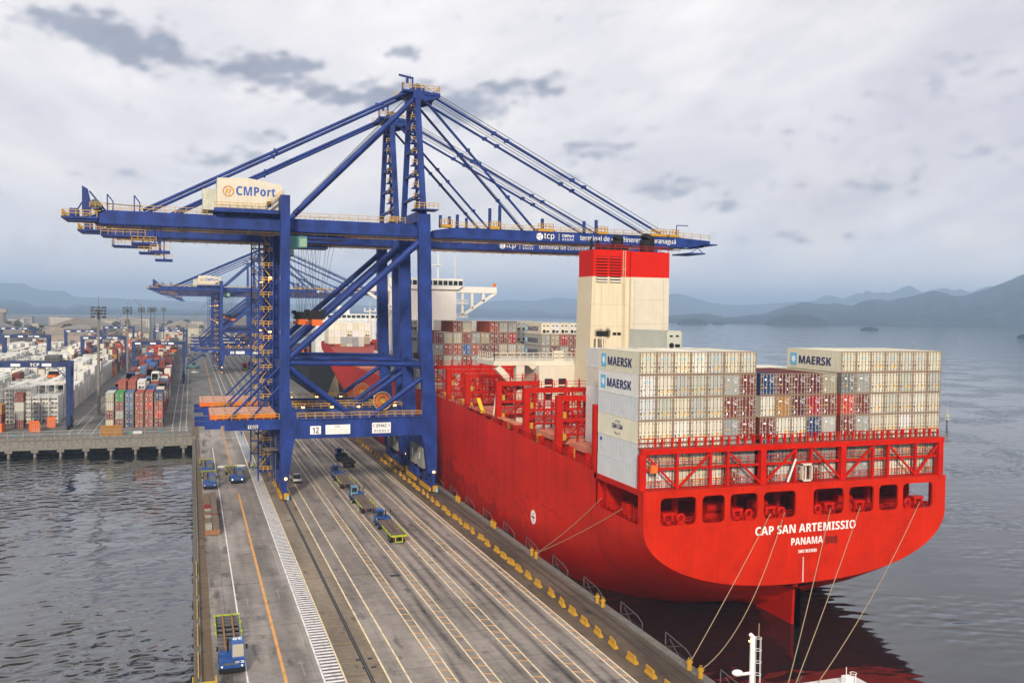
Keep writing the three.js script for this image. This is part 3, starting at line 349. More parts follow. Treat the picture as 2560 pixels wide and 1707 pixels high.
  const cab = new MB().poly([[19.2, 50.4], [22.4, 50.6], [22.4, 52.9], [19.2, 52.9]], 0.9, 4.2).build('operator_cab', M.teal, tr); new MB().box(20.9, 22.43, 50.75, 52.4, 4.15, 4.26).build('cab_window', mat([0.25, 0.40, 0.28], { roughness: 0.2 }), cab);
  for (const [x, z] of [[22.9, -2], [23.3, 2], [24.4, -2.2], [24.6, 2.2], [25.8, -2], [26.3, 2], [27.2, -1.4], [27.6, 1.6]]) new MB().tube(V(x + (x - 25) * 0.4, 52.6, z), V(24.75 + (x - 25) * 0.35, 37.5, z * 0.6), 0.035, 4).build('hoist_rope', M.cable, tr);
  const hb = new MB(); hb.poly([[22.9, 35.9], [26.6, 35.9], [26.2, 36.7], [26.8, 37.6], [22.7, 37.6], [23.3, 36.7]], -2.2, 2.2); hb.box(22.6, 23.4, 37.2, 37.9, -1.6, 1.6); hb.box(26, 26.8, 37.2, 37.9, -1.6, 1.6); hb.build('head_block', M.black, tr);
  const sp = new MB(); sp.box(23.7, 25.8, 35.1, 35.85, -3.2, 3.2); for (const z of [-5.9, 5.3]) sp.box(23.4, 26.1, 34.6, 35.3, z, z + 0.6); for (const x of [24, 25.2]) sp.box(x, x + 0.4, 34.8, 35.3, -5.4, 5.4); sp.build('spreader', M.orange, tr);
  // backreach platform that carries hatch covers, with its ties
  for (const z of [8.6, 0.2]) { new MB().box(0.6, 17, 14.95, 15.95, z - 0.4, z + 0.4).build('platform_beam', M.blue, t); }
  new MB().box(6.2, 17, 13.9, 14.95, 8.1, 9.1).build('platform_beam', M.blue, t); new MB().box(6.4, 16.9, 15.4, 15.95, -8.9, -8.1).build('platform_beam', M.blue, t);
  for (const z of [8.2, -8.2]) { new MB().tube(V(16.9, 26.5, z), V(6.6, 15.7, z), 0.22, 8).build('platform_tie', M.blue, t); new MB().tube(V(16.9, 22.5, z * 0.9), V(11, 15.7, z * 0.9), 0.22, 8).build('platform_tie', M.blue, t); }
  new MB().box(2.5, 5.5, 14.3, 14.94, 7.6, 9.2).build('platform_stop', M.blueDark, t); { const r = new MB(); r.rail([V(4.5, 15.95, 9.2), V(16.6, 15.95, 9.2)], 1.1, 1.5, 0.06); r.build('platform_railing', M.yellow, t); }
  // stair towers: one on the landside leg, one inside the mast
  const st = new MB(), sr = new MB();
  for (let y = 3; y < 53; y += 3.1) { st.box(13.6, 16.5, y, y + 0.18, -F + 2.6, -F + 4.4); const k = Math.round(y / 3.1) % 2; st.bar(V(k ? 13.8 : 16.2, y + 0.1, -F + 3.4), V(k ? 16.2 : 13.8, y + 3.1, -F + 3.4), 0.9, 0.14); sr.rail([V(13.6, y + 0.18, -F + 4.4), V(16.5, y + 0.18, -F + 4.4)], 1.1, 1, 0.06); sr.bar(V(k ? 13.8 : 16.2, y + 1.2, -F + 3.9), V(k ? 16.2 : 13.8, y + 4.2, -F + 3.9), 0.12); }
  for (const [x, z] of [[13.6, -F + 2.6], [13.6, -F + 4.4], [16.5, -F + 4.4], [16.5, -F + 2.6]]) st.bar(V(x, 1, z), V(x, 54, z), 0.2);
  st.build('stair_tower', M.blueDark, t); sr.build('stair_railing', M.rail, t);
  const lad = new MB(); for (const x of [15.3, 16.3]) lad.bar(V(x, 0.5, F - 4.5), V(x, 13, F - 4.5), 0.12); for (let y = 0.8; y < 13; y += 0.45) lad.bar(V(15.3, y, F - 4.5), V(16.3, y, F - 4.5), 0.07); lad.build('access_ladder', M.steel, t); new MB().box(13.8, 16.6, 9.3, 9.5, F - 6.5, F - 3).build('access_landing', M.steel, t);
  const ms = new MB(), mr = new MB(); let side = 1;
  for (let y = 59; y < 83; y += 2.45) { const z = lerp(6.0, 1.4, (y - 58) / 25); ms.box(44.3, 46.4, y, y + 0.15, z - 1.8, z + 0.6); ms.bar(V(45.2, y, z - 1.6), V(45.2, y + 2.45, z + 0.2), 0.7, 0.12); mr.rail([V(46.4, y + 0.1, z - 1.8), V(46.4, y + 0.1, z + 0.6)], 1.1, 0.8, 0.06); mr.rail([V(44.3, y + 0.1, z + 0.6), V(46.4, y + 0.1, z + 0.6)], 1.1, 1, 0.06); side = -side; }
  ms.build('mast_stair', M.blueDark, t); mr.build('mast_stair_railing', M.rail, t);
  new MB().box(43.4, 48.4, 58.75, 59.0, F - 2, F + 1.6).build('mast_platform', M.blue, t); { const r = new MB(); r.rail([V(43.4, 59, F + 1.5), V(48.4, 59, F + 1.5)], 1.2, 1, 0.06); r.build('mast_platform_railing', M.rail, t); }
  // grey cable cabinets on the waterside lower beam, cable reel, floodlights, name boards
  for (const z of [-5.6, 1.2]) { const c = new MB().box(46.75, 47.9, 4.2, 8.55, z, z + 4.6).build('cable_cabinet', M.grey, t); const f = new MB(); for (let q = 0.4; q < 4.6; q += 0.55) f.box(46.68, 46.745, 4.3, 8.4, z + q, z + q + 0.12); f.build('cabinet_rib', M.grey, c); new MB().box(46.66, 46.675, 6, 7.4, z + 2, z + 2.7).build('cabinet_notice', M.plainWhite, c); }
  { const g = new THREE.Group(); g.name = 'cable_reel'; g.position.set(40.4, 17.7, -F + 3.4); t.add(g); put('reel_rim', new THREE.TorusGeometry(2.0, 0.14, 6, 30), M.tan, g); const s = new MB(); for (let i = 0; i < 20; i++) { const a = i / 20 * 6.283; s.bar(V(0, 0, 0), V(Math.cos(a) * 2, Math.sin(a) * 2, 0), 0.12, 0.12); } s.tube(V(0, 0, -0.4), V(0, 0, 0.4), 0.55, 12); s.build('reel_spoke', M.yellow, g); put('reel_drum', new THREE.TorusGeometry(1.25, 0.32, 6, 24), M.orange, g); new MB().box(-0.4, 0.4, -1.9, 0, -0.9, -0.45).build('reel_stand', M.blueDark, g); }
  if (d) for (const [x, y, z] of [[23.2, 16.35, -F + 1.3], [29.5, 16.3, -F + 1.3], [35.4, 16.3, -F + 1.3], [43.6, 16.4, -F + 1.3], [15.8, 33, -F + 4.7], [15.8, 44.5, -F + 4.7], [15.6, 13.2, -F + 4.8], [45.4, 81, 2]]) {
    const g = new THREE.Group(); g.name = 'floodlight'; t.add(g); new MB().box(x - 0.4, x + 0.4, y - 0.2, y + 0.3, z - 0.35, z + 0.0).build('lamp_housing', M.steel, g); for (const q of [-0.2, 0.2]) { const o = put('lamp_glass', new THREE.SphereGeometry(0.15, 8, 6), M.lamp, g); o.position.set(x + q, y + 0.05, z + 0.1); }
    const l = new THREE.PointLight(new THREE.Color(1, 0.55, 0.2), 10, 30, 2); l.position.set(x, y + 0.05, z + 0.5); l.castShadow = true; g.add(l);
  }
  const bz = F + 0.81, board = (x0, x1, y0, y1) => new MB().box(x0, x1, y0, y1, bz, bz + 0.06).build('name_board', M.plainWhite, t);
  board(22.55, 24.68, 12.9, 14.55); sign(opts.number, 1.2, 1.25, M.navyText, t, [23, 13.1, bz + 0.07]);
  { const b = board(25.6, 30.55, 12.8, 14.7); sign('S.W.L', 0.34, 1.1, M.steel, b, [27.5, 14.2, bz + 0.07]); const l = new MB(); for (const y of [13.8, 13.45, 13.1]) for (let x = 26; x < 30; x += 0.3) l.box(x, x + rr(0.12, 0.24), y, y + 0.12, bz + 0.062, bz + 0.07); l.build('small_print', mat([0.35, 0.35, 0.36]), b); }
  { const b = board(35.05, 38.9, 12.75, 14.9); const o = put('oval_mark', new THREE.TorusGeometry(1, 0.045, 5, 30), M.navyText, b); o.scale.set(1.7, 0.42, 0.5); o.position.set(36.97, 14.3, bz + 0.08); sign('ZPMC', 0.5, 2.2, M.navyText, b, [35.87, 14.05, bz + 0.08]); const l = new MB(), q = rng(3); for (let i = 0; i < 6; i++) { const x = 35.4 + i * 0.55; for (let k = 0; k < 3; k++) l.box(x, x + 0.38, 12.98 + k * 0.19, 13.03 + k * 0.19, bz + 0.062, bz + 0.08); for (const e of [0.06, 0.2, 0.3]) if (q() < 0.75) l.box(x + e, x + e + 0.05, 12.95, 13.45, bz + 0.062, bz + 0.08); } l.build('small_print', M.navyText, b); }
  { const b = new MB().box(10.6, 12.5, 14.2, 14.9, 9.12, 9.16).build('load_plate', mat([0.6, 0.6, 0.55]), t); sign('160t', 0.62, 1.7, M.navyText, b, [10.7, 14.25, 9.17]); }
  // lettering along the boom
  const lz = 3.5 + 0.6 + 0.012; sign('tcp', 1.35, 2.5, M.text, t, [74.6, 54.45, lz], [0, 0, 0], regular);
  { const o = put('emblem', new THREE.CylinderGeometry(0.78, 0.78, 0.03, 22).rotateX(Math.PI / 2), M.text, t); o.position.set(73.6, 54.85, lz); const e = new MB(); for (let i = 0; i < 3; i++) { const a = i * 2.1 + 0.4; e.bar(V(0.12 * Math.cos(a), 0.12 * Math.sin(a), 0.022), V(0.7 * Math.cos(a + 0.5), 0.7 * Math.sin(a + 0.5), 0.022), 0.03, 0.16); } e.build('emblem_mark', M.blue, o); }
  new MB().box(78.2, 78.28, 54.1, 55.7, lz, lz + 0.02).build('lettering', M.text, t); sign('CMPort', 0.6, 2.9, M.text, t, [79, 54.95, lz]); { const l = new MB(); for (let i = 0; i < 5; i++) { const x = 79 + i * 0.6; for (let k = 0; k < 3; k++) l.box(x, x + 0.42, 54.2 + k * 0.2, 54.26 + k * 0.2, lz, lz + 0.02); l.box(x + 0.18, x + 0.24, 54.18, 54.7, lz, lz + 0.02); } l.build('lettering', M.text, t); }
  sign('terminal de contêineres de Paranaguá', 1.1, 24.5, M.text, t, [83.4, 54.4, lz], [0, 0, 0], regular);
  return t;
}
const craneA = makeCrane('dark blue gantry crane numbered twelve over the quay, closest of the row', { z: -197.5, number: '12', detail: true });
const craneB = copyOf(craneA, 'blue gantry crane standing buffer to buffer right behind crane twelve', [0, 0, -223.7]); craneB.scale.y = 0.993;
craneB.traverse((o) => { if (o.isPointLight) o.removeFromParent(); });
[[-571, 'third blue gantry crane from the ship stern, with its own white machinery house'], [-600, 'fourth blue gantry crane, close behind the third'], [-655, 'fifth blue gantry crane down the quay'], [-720, 'sixth blue gantry crane down the hazy quay'], [-800, 'seventh blue gantry crane, last at the hazy quay end']].forEach(([z, l], i) => { const c = copyOf(craneB, l, [-1, 0, z]); c.scale.set(1, 0.89, 1); const drop = []; c.traverse((o) => { if (i && /railing|wire_rope|rib|print|lettering|drive_motor|stair$/.test(o.name)) drop.push(o); }); drop.forEach((o) => o.removeFromParent()); });
for (const [z, x, l] of [[-197.5, 3.5, 'pale orange steel hatch cover on the platform of crane twelve'], [-223.7, 1.8, 'pale orange hatch cover on the platform of the second crane']]) {
  const h = thing('hatch_cover', l, 'hatch cover', [x, 15.96, z], 0, 'hatch covers set down on the cranes');
  new MB().poly([[0, 0], [12.6, 0], [12.6, 0.95], [0, 0.95]], -7.2, 7.2).build('cover_side', M.orange, h); new MB().poly([[0, 0.951], [12.6, 0.951], [12.6, 1.0], [0, 1.0]], -7.2, 7.2).build('cover_top', M.paleOrange, h);
  for (const z2 of [-3, 2, 6]) for (const [xa, xb] of [[0.6, 5.2], [7.6, 12]]) new MB().box(xa, xb, 1.0, 1.05, z2, z2 + 0.12).build('cover_seam', M.rustBeam, h); const pad = new MB().box(0, 0.35, 1.0, 1.16, 0, 0.3).get(); for (let xx = 0.4; xx < 12.5; xx += 2.4) for (const z2 of [-6.8, -2, 1.6, 6.6]) put('lashing_pad', pad, M.rustBeam, h).position.set(xx, 0, z2);
}

// ================= the red container ship =================
const CXS = 76.65, HB = 23.65;                          // centre line and half beam
const ship = thing('container_ship', 'long red container ship moored along the quay, stern towards the viewer', 'container ship', [0, 0, 0]);
{
  const topY = (z) => z > -116 ? 11.35 : z > -190 ? lerp(16.0, 18.5, (-116 - z) / 74) : z > -330 ? 18.5 : lerp(18.5, 24, clamp((-330 - z) / 60, 0, 1));
  const half = (z, y) => {
    let h = HB;
    if (z > -150) { const t = clamp((-102 - z) / 48, 0, 1), yb = lerp(2.5, -16, Math.pow(t, 0.8)), y1 = lerp(11, 2, t), m = clamp((y1 - y) / (y1 - yb), 0, 1); h *= Math.pow(Math.max(0, 1 - m * m), 1 / 2.4); }
    const k = clamp((y + 3.5) / 21, 0, 1.2), zs = lerp(-262, -372, k), ze = lerp(-424, -439, k), s = clamp((zs - z) / (zs - ze), 0, 1);
    return h * (1 - Math.pow(s, lerp(1.05, 3.0, clamp(k, 0, 1))));
  };
  const Z = [-102, -102.8, -104, -106, -108, -110, -112, -114, -115.99, -116.01, -120, -125, -130, -136, -142, -150, -160, -175, -190, -210, -230, -250, -262, -275, -290, -305, -320, -335, -350, -362, -374, -385, -395, -405, -413, -420, -426, -431, -435, -437.5, -438.6];
  const rows = 22, hullT = tex(1024, 512, (u, v) => {                    // u along 0..340 m, v over 0..34 m above the keel side
    const z = u * 340, y = v * 34 - 8, n = fbm(z * 0.08, y * 0.25, 5), st = fbm(z * 0.9, y * 0.05 + 4, 4); let g = 0.92 + (n - 0.5) * 0.22 + (st - 0.5) * 0.12; let c = [g, g * 0.97, g * 0.95];
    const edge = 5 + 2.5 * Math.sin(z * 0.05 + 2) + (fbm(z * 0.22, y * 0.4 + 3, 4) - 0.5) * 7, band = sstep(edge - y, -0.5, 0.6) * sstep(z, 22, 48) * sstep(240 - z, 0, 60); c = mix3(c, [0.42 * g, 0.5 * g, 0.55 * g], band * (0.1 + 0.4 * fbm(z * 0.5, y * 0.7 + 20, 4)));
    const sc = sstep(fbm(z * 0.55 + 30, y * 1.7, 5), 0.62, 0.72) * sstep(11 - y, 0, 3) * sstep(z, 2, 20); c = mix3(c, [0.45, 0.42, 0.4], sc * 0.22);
    const sm = ((z + 0.5) % 11.8) < 0.38 || Math.abs(((y + 20) % 3.1)) < 0.09 ? 0.965 : 1; c = [c[0] * sm, c[1] * sm, c[2] * sm]; const streak = sstep(fbm(z * 1.6, y * 0.06 + 11, 4), 0.6, 0.74) * sstep(y, 2, 12) * 0.2; c = mix3(c, [0.5, 0.42, 0.36], streak); const weld = Math.abs(((z + 3) % 12.4)) < 0.35 ? sstep(fbm(z * 0.1, y * 0.3 + 9, 3), 0.5, 0.62) * 0.5 : 0; c = mix3(c, [1, 0.9, 0.85], weld * 0.3); return c;
  });
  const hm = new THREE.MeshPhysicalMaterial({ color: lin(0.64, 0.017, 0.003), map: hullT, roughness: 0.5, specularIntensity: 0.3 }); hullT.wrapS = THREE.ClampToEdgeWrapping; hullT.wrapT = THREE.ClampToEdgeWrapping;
  const pos = [], uv = [], idx = [];
  for (const s of [-1, 1]) for (const z of Z) for (let k = 0; k <= rows; k++) { const y0 = WL - 4.5, y1 = topY(z), y = lerp(y0, y1, 1 - Math.pow(1 - k / rows, 1.0)); pos.push(CXS + s * half(z, y), y, z); uv.push((-102 - z) / 340, (y + 8) / 34); }
  const n = Z.length * (rows + 1), w = rows + 1; for (const s of [0, 1]) for (let i = 0; i + 1 < Z.length; i++) for (let k = 0; k < rows; k++) { const a = s * n + i * w + k, b = a + w; if (s) idx.push(a, b, a + 1, b, b + 1, a + 1); else idx.push(a, a + 1, b, b, a + 1, b + 1); }
  const g = new THREE.BufferGeometry(); g.setAttribute('position', new THREE.Float32BufferAttribute(pos, 3)); g.setAttribute('uv', new THREE.Float32BufferAttribute(uv, 2)); g.setIndex(idx); g.computeVertexNormals();
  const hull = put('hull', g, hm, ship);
  // counter under the mooring deck, deck plates
  const dk = new MB(), dkz = Z.filter((z) => z < -116); for (let i = 0; i + 1 < dkz.length; i++) { const a = dkz[i], b = dkz[i + 1], ya = topY(a) - 1.1, yb = topY(b) - 1.1, ha = half(a, ya) - 0.05, hb = half(b, yb) - 0.05; dk.quad(V(CXS - ha, ya, a), V(CXS + ha, ya, a), V(CXS + hb, yb, b), V(CXS - hb, yb, b)); } dk.build('main_deck', M.redDark, ship);
  // transom with its eight rounded mooring openings
  const sh = new THREE.Shape(), prof = []; for (let i = 0; i <= 40; i++) { const th = i / 40 * Math.PI; const c = Math.cos(th), sn = Math.sin(th); prof.push([-Math.sign(c) * Math.pow(Math.abs(c), 2 / 2.4) * HB, 11 - Math.pow(sn, 1) * 8.5]); }
  sh.moveTo(-HB, 15.8); for (const [x, y] of prof) sh.lineTo(x, y); sh.lineTo(HB, 15.8); sh.closePath();
  const wins = [[55.33, 60.4], [61.29, 64.59], [65.41, 69.49], [70.42, 75.35], [78.13, 83.01], [83.88, 87.95], [88.86, 92.06], [92.9, 98.03]];
  for (const [a, b] of wins) { const p = new THREE.Path(), x0 = a - CXS, x1 = b - CXS, y0 = 11.4, y1 = 14.9, r = 0.7; p.moveTo(x0 + r, y0); p.lineTo(x1 - r, y0); p.quadraticCurveTo(x1, y0, x1, y0 + r); p.lineTo(x1, y1 - r); p.quadraticCurveTo(x1, y1, x1 - r, y1); p.lineTo(x0 + r, y1); p.quadraticCurveTo(x0, y1, x0, y1 - r); p.lineTo(x0, y0 + r); p.quadraticCurveTo(x0, y0, x0 + r, y0); sh.holes.push(p); }
  const tg = new THREE.ExtrudeGeometry(sh, { depth: 0.3, bevelEnabled: false, curveSegments: 6 }); tg.translate(CXS, 0, -102.05);
  const tm = new THREE.MeshPhysicalMaterial({ color: lin(0.62, 0.020, 0.003), map: rep(wearT, 14), roughness: 0.5, specularIntensity: 0.25 });
  const transom = put('transom', tg, tm, ship);
  const tf = -101.745; sign('CAP SAN ARTEMISSIO', 1.12, 15.8, M.text, transom, [69.2, 9.3, tf]); sign('PANAMA', 0.95, 5.0, M.text, transom, [74.75, 7.65, tf]); sign('IMO 9633939', 0.42, 2.9, M.text, transom, [75.9, 6.55, tf]);
  { const b = new MB(); for (let i = 0; i < 26; i++) b.box(76.62, 76.62 + (i % 2 ? 0.22 : 0.14), 5.9 - i * 0.13, 5.97 - i * 0.13, tf - 0.002, tf + 0.015); b.build('draught_mark', M.text, transom); const d = new MB(), q = rng(8); for (let i = 0; i < 9; i++) { const x = 80.2 + i * 0.22; d.box(x, x + 0.16, 7.2 + q() * 0.5, 8.4 + q() * 0.2, tf - 0.004, tf + 0.004); } d.build('scraped_patch', mat([0.16, 0.02, 0.015], { map: g2 }), transom); }
  // mooring deck behind the transom
  new MB().box(CXS - HB + 0.2, CXS + HB - 0.2, 10.7, 11.0, -116, -102.06).build('mooring_deck', M.redFlat, ship);
  new MB().box(CXS - HB, CXS + HB, 15.1, 15.78, -116.8, -102.06).build('upper_deck', M.redFlat, ship);
  new MB().box(CXS + HB - 0.3, CXS + HB - 0.02, 11.0, 15.09, -116.1, -108.6).build('side_plate', M.redFlat, ship); new MB().box(CXS - HB + 0.3, CXS + HB - 0.3, 11, 15.1, -116.4, -116.1).build('bulkhead', M.redFlat, ship);
  for (const x of [CXS - HB + 0.02, CXS + HB - 1.42]) new MB().box(x, x + 1.4, 10.9, 15.09, -103.4, -102.06).build('corner_column', M.red, ship);
  for (const x of [60.9, 70, 77, 83.4, 92.4]) new MB().box(x, x + 0.5, 11, 15.09, -109, -108.2).build('deck_pillar', M.redFlat, ship);
  new MB().box(54, 56.5, 11, 15.09, -116.0, -114.6).build('vent_trunk', M.redFlat, ship);
  for (const i of [0, 2, 3, 4, 5, 7]) { const [a, b] = wins[i], l = i < 4; const x = l ? a + 1.6 : b - 1.6, x2 = l ? a + 3.5 : b - 3.3; const f = new MB(); for (const s of [-0.72, 0.42]) f.box(x + s, x + s + 0.3, 11, 12.75, -103.6, -102.6); f.box(x - 0.85, x + 0.85, 12.45, 12.8, -103.7, -102.55); f.box(x - 0.85, x + 0.85, 11.35, 11.7, -103.6, -102.6); f.build('roller_fairlead', M.red, ship); const r = put('panama_chock', new THREE.TorusGeometry(0.46, 0.2, 8, 16), M.red, ship); r.position.set(x2, 12.0, -102.9); new MB().box(x2 - 0.6, x2 + 0.6, 11, 11.5, -103.3, -102.7).build('chock_base', M.red, ship); }
  for (const z of [-106.5, -110]) { new MB().box(54.3, 55.4, 11, 12.8, z - 0.8, z + 0.8).build('side_fairlead', M.redFlat, ship); } new MB().rail([V(53.5, 11.36, -104), V(53.5, 11.36, -115)], 1.0, 1.4, 0.05).build('side_railing', M.redFlat, ship); new MB().rail([V(55.4, 11.4, -102.6), V(98, 11.4, -102.6)], 0.7, 1.6, 0.035).build('opening_railing', M.redFlat, ship);
  { const l = new MB(); for (const z of [-105.2, -106.1]) l.bar(V(57, 11, z), V(57, 14.2, z), 0.1); for (let y = 11.3; y < 14.2; y += 0.5) l.bar(V(57, y, -105.2), V(57, y, -106.1), 0.08); l.build('deck_ladder', M.red, ship); }
  for (const x of [66, 73, 80, 87]) { new MB().tube(V(x - 1.2, 12.2, -107), V(x + 1.2, 12.2, -107), 0.75, 12).build('mooring_winch', M.redFlat, ship); new MB().box(x - 1.4, x + 1.4, 11, 11.5, -107.6, -106.4).build('winch_bed', M.redFlat, ship); }
  // rudder, thruster mark, emblem on the hull side
  { const r = new MB().poly([[-115.5, -9], [-103.6, -9], [-103.2, 2.2], [-106, 4.2], [-113, 3.4]], -0.4, 0.4).build('rudder', M.redFlat, ship); r.rotation.y = -Math.PI / 2; r.position.set(CXS, 0, 0); r.scale.z = 1; }
  { const c = put('thruster_mark', new THREE.CylinderGeometry(1.15, 1.15, 0.02, 24).rotateZ(Math.PI / 2), M.text, ship); c.position.set(52.985, 4.4, -140.5); const e = new MB(); e.box(-0.02, 0.0, -0.75, 0.75, -0.12, 0.12); e.box(-0.02, 0.0, -0.12, 0.12, -0.75, 0.75); e.build('cross_mark', M.redFlat, c).position.x = -0.012; }
  // aft lashing bridge standing on the transom
  const lb = new THREE.Group(); lb.name = 'lashing_bridge'; ship.add(lb); const bz = -103.1;
  new MB().box(53.2, 100.9, 20.25, 20.95, bz - 0.35, bz + 0.35).build('top_beam', M.red, lb); new MB().box(53.2, 100.9, 20.95, 21.0, bz - 1.0, bz + 0.36).build('catwalk', M.redDark, lb);
  for (const x of [53.3, 70.94, 83.64, 100.3]) new MB().box(x - 0.42, x + 0.42, 15.78, 20.25, bz - 0.4, bz + 0.4).build('main_post', M.red, lb);
  for (const x of [58.3, 63.15, 65.7, 76.06, 78.54, 88.72, 91.31, 96.07]) new MB().box(x - 0.16, x + 0.16, 15.78, 20.25, bz - 0.2, bz + 0.2).build('post', M.red, lb);
  new MB().box(53.7, 100, 18.15, 18.45, bz - 0.45, bz - 0.15).build('mid_beam', M.red, lb);
  for (const [a, b] of [[54, 58.2], [62.9, 58.5], [66, 70.6], [75.9, 71.3], [79, 83.3], [88.5, 84], [91.5, 95.9], [100, 96.3]]) new MB().bar(V(a, 20.0, bz + 0.1), V(b, 15.95, bz + 0.1), 0.24).build('diagonal', M.red, lb);
  for (let i = 0; i < 19; i++) for (const o of [0, 0.45]) { const x = 55.6 + i * 2.43 + o * 0.9; if (x < 100) new MB().box(x - 0.12, x + 0.12, 21.0, 22.15, bz + (o ? 0.2 : -0.85) - 0.1, bz + (o ? 0.2 : -0.85) + 0.1).build('guide_stub', M.red, lb); }
  { const r = new MB(); r.rail([V(53.4, 21, bz - 0.95), V(100.8, 21, bz - 0.95)], 1.1, 1.2, 0.035); r.rail([V(53.6, 18.45, bz - 0.3), V(100, 18.45, bz - 0.3)], 1.0, 1.2, 0.035); r.rail([V(53.6, 15.78, bz - 0.3), V(100, 15.78, bz - 0.3)], 1.0, 1.2, 0.035); r.build('bridge_railing', M.redFlat, lb); }
  new MB().box(54.4, 55.4, 17.9, 18.9, bz - 0.15, bz + 0.35).build('lifebuoy_box', M.orange, lb); { const r = new MB(); r.box(76.7, 78.3, 18.0, 18.25, bz + 0.3, bz + 0.8); r.box(76.7, 78.3, 15.9, 16.1, bz + 0.3, bz + 0.8); r.box(76.7, 76.85, 15.9, 18.2, bz + 0.3, bz + 0.8); r.box(78.15, 78.3, 15.9, 18.2, bz + 0.3, bz + 0.8); r.box(77.35, 77.55, 15.9, 18.2, bz + 0.3, bz + 0.5); r.build('life_raft_rack', M.cream, lb); new MB().bar(V(74.6, 15.9, bz + 0.5), V(75.9, 18.9, bz + 0.4), 0.18).build('gangway_pole', M.plainWhite, lb); }
  // side coaming, hatch covers and the lashing bridges forward of the stern stack
  new MB().box(55.6, 97.6, 14.9, 17.1, -212, -117.2).build('hatch_coaming', M.redFlat, ship);
  const padG = new MB().box(-0.2, 0.2, 0, 0.12, -0.2, 0.2).get();
  const bays = [[-119.2, -131], [-133, -145.6], [-183, -195.4], [-197.6, -210.2], [-163.5, -180.6]];
  for (const [a, b] of bays) for (const [x0, x1] of [[55.2, 68.9], [69.2, 83.9], [84.2, 98.2]]) { const y = 17.12 + (-117 - a) * 0.012; const h = new MB().box(x0, x1, y, y + 0.85, b, a).build('hatch_lid', M.hatch, ship); for (let x = x0 + 1.2; x < x1; x += 2.5) for (const z of [a - 0.6, a - 6, b + 0.5]) put('lashing_pad', padG, M.redDark, h).position.set(x, y + 0.85, z); }
  for (const [a, b] of [[-213.6, -226.6], [-229, -242], [-245.6, -258.8], [-321.6, -334.6], [-387.6, -400.6]]) new MB().box(56, 97.4, 17.0, 17.88, b, a).build('hatch_lid', M.hatch, ship);
  for (const z of [-117.9, -132, -146.6, -161.6, -182, -196.5, -211.3]) {
    const L = new THREE.Group(); L.name = 'lashing_bridge'; ship.add(L); const y0 = lerp(16, 18.5, clamp((-116 - z) / 74, 0, 1)), t = 25.1;
    for (const x of [53.75, 100 - 0.5]) new MB().box(x - 0.48, x + 0.48, y0 - 0.3, t, z - 0.45, z + 0.45).build('main_post', M.redFlat, L);
    for (const x of [60.9, 68.4, 76.2, 83.9, 91.6]) { new MB().box(x - 0.22, x + 0.22, 17.1, t - 0.6, z - 0.25, z + 0.25).build('post', M.redFlat, L); new MB().box(x + 0.7, x + 1.0, 17.1, t - 0.6, z - 0.7, z - 0.4).build('post', M.redFlat, L); }
    for (const y of [24.2, 21.1]) new MB().box(54.2, 99, y, y + (y > 23 ? 0.85 : 0.35), z - 0.7, z + 0.3).build('beam', M.redFlat, L);
    for (let i = 0; i < 6; i++) { const xs = [54.3, 60.9, 68.4, 76.2, 83.9, 91.6, 99], a = xs[i], b = xs[i + 1]; new MB().bar(V(a, 17.6, z + 0.1), V(b, 23.9, z + 0.1), 0.2).build('diagonal', M.redFlat, L); if (i % 2 === 0) new MB().bar(V(b, 17.6, z + 0.15), V(a, 23.9, z + 0.15), 0.2).build('diagonal', M.redFlat, L); }
    for (const x of [57.2, 64.6, 72.3, 80, 87.8, 95.4]) new MB().box(x - 0.13, x + 0.13, 18, t - 0.6, z - 0.55, z - 0.3).build('post', M.redFlat, L); new MB().box(54.2, 99, 18.9, 19.1, z - 0.7, z + 0.25).build('beam', M.redFlat, L);
    for (const x of [55.4, 58.9, 62.8, 66.5, 70.4, 74.2, 78.1, 82, 85.8, 89.7, 93.5, 97.4]) new MB().box(x - 0.09, x + 0.09, 18, t, z - 1.5, z - 1.32).build('post', M.redFlat, L); for (const y of [18.6, 20, 22.7, 24.6]) new MB().box(54.2, 99, y, y + 0.16, z - 1.52, z - 1.3).build('beam', M.redFlat, L); for (let i = 0; i < 11; i++) { const a = 55.4 + i * 3.82, b = a + 3.82; new MB().bar(V(i % 2 ? a : b, 18.2, z - 1.4), V(i % 2 ? b : a, 22.6, z - 1.4), 0.14).build('diagonal', M.redFlat, L); }
    const r = new MB(); r.rail([V(54, 22.86, z - 1.4), V(99, 22.86, z - 1.4)], 1.0, 1.5, 0.045); r.rail([V(54, 19.1, z + 0.2), V(99, 19.1, z + 0.2)], 1.0, 1.6, 0.045); r.rail([V(54, t - 0.05, z + 0.25), V(99, t - 0.05, z + 0.25)], 1.1, 2.4, 0.04); r.rail([V(54, 21.45, z + 0.25), V(99, 21.45, z + 0.25)], 1.0, 1.8, 0.04); for (let x = 56; x < 99; x += 2.48) { r.bar(V(x, t, z), V(x, t + 1.4, z), 0.2); r.bar(V(x + 0.4, 21.4, z - 0.5), V(x + 0.4, 22.6, z - 0.5), 0.3); } r.build('bridge_railing', M.redFlat, L);
    new MB().box(54.3, 54.8, 21.6, 22.6, z + 0.3, z + 0.6).build('lifebuoy_box', M.yellow, L); new MB().box(54.3, 54.8, 18.2, 19.2, z + 0.3, z + 0.6).build('lifebuoy_box', M.yellow, L);
  }
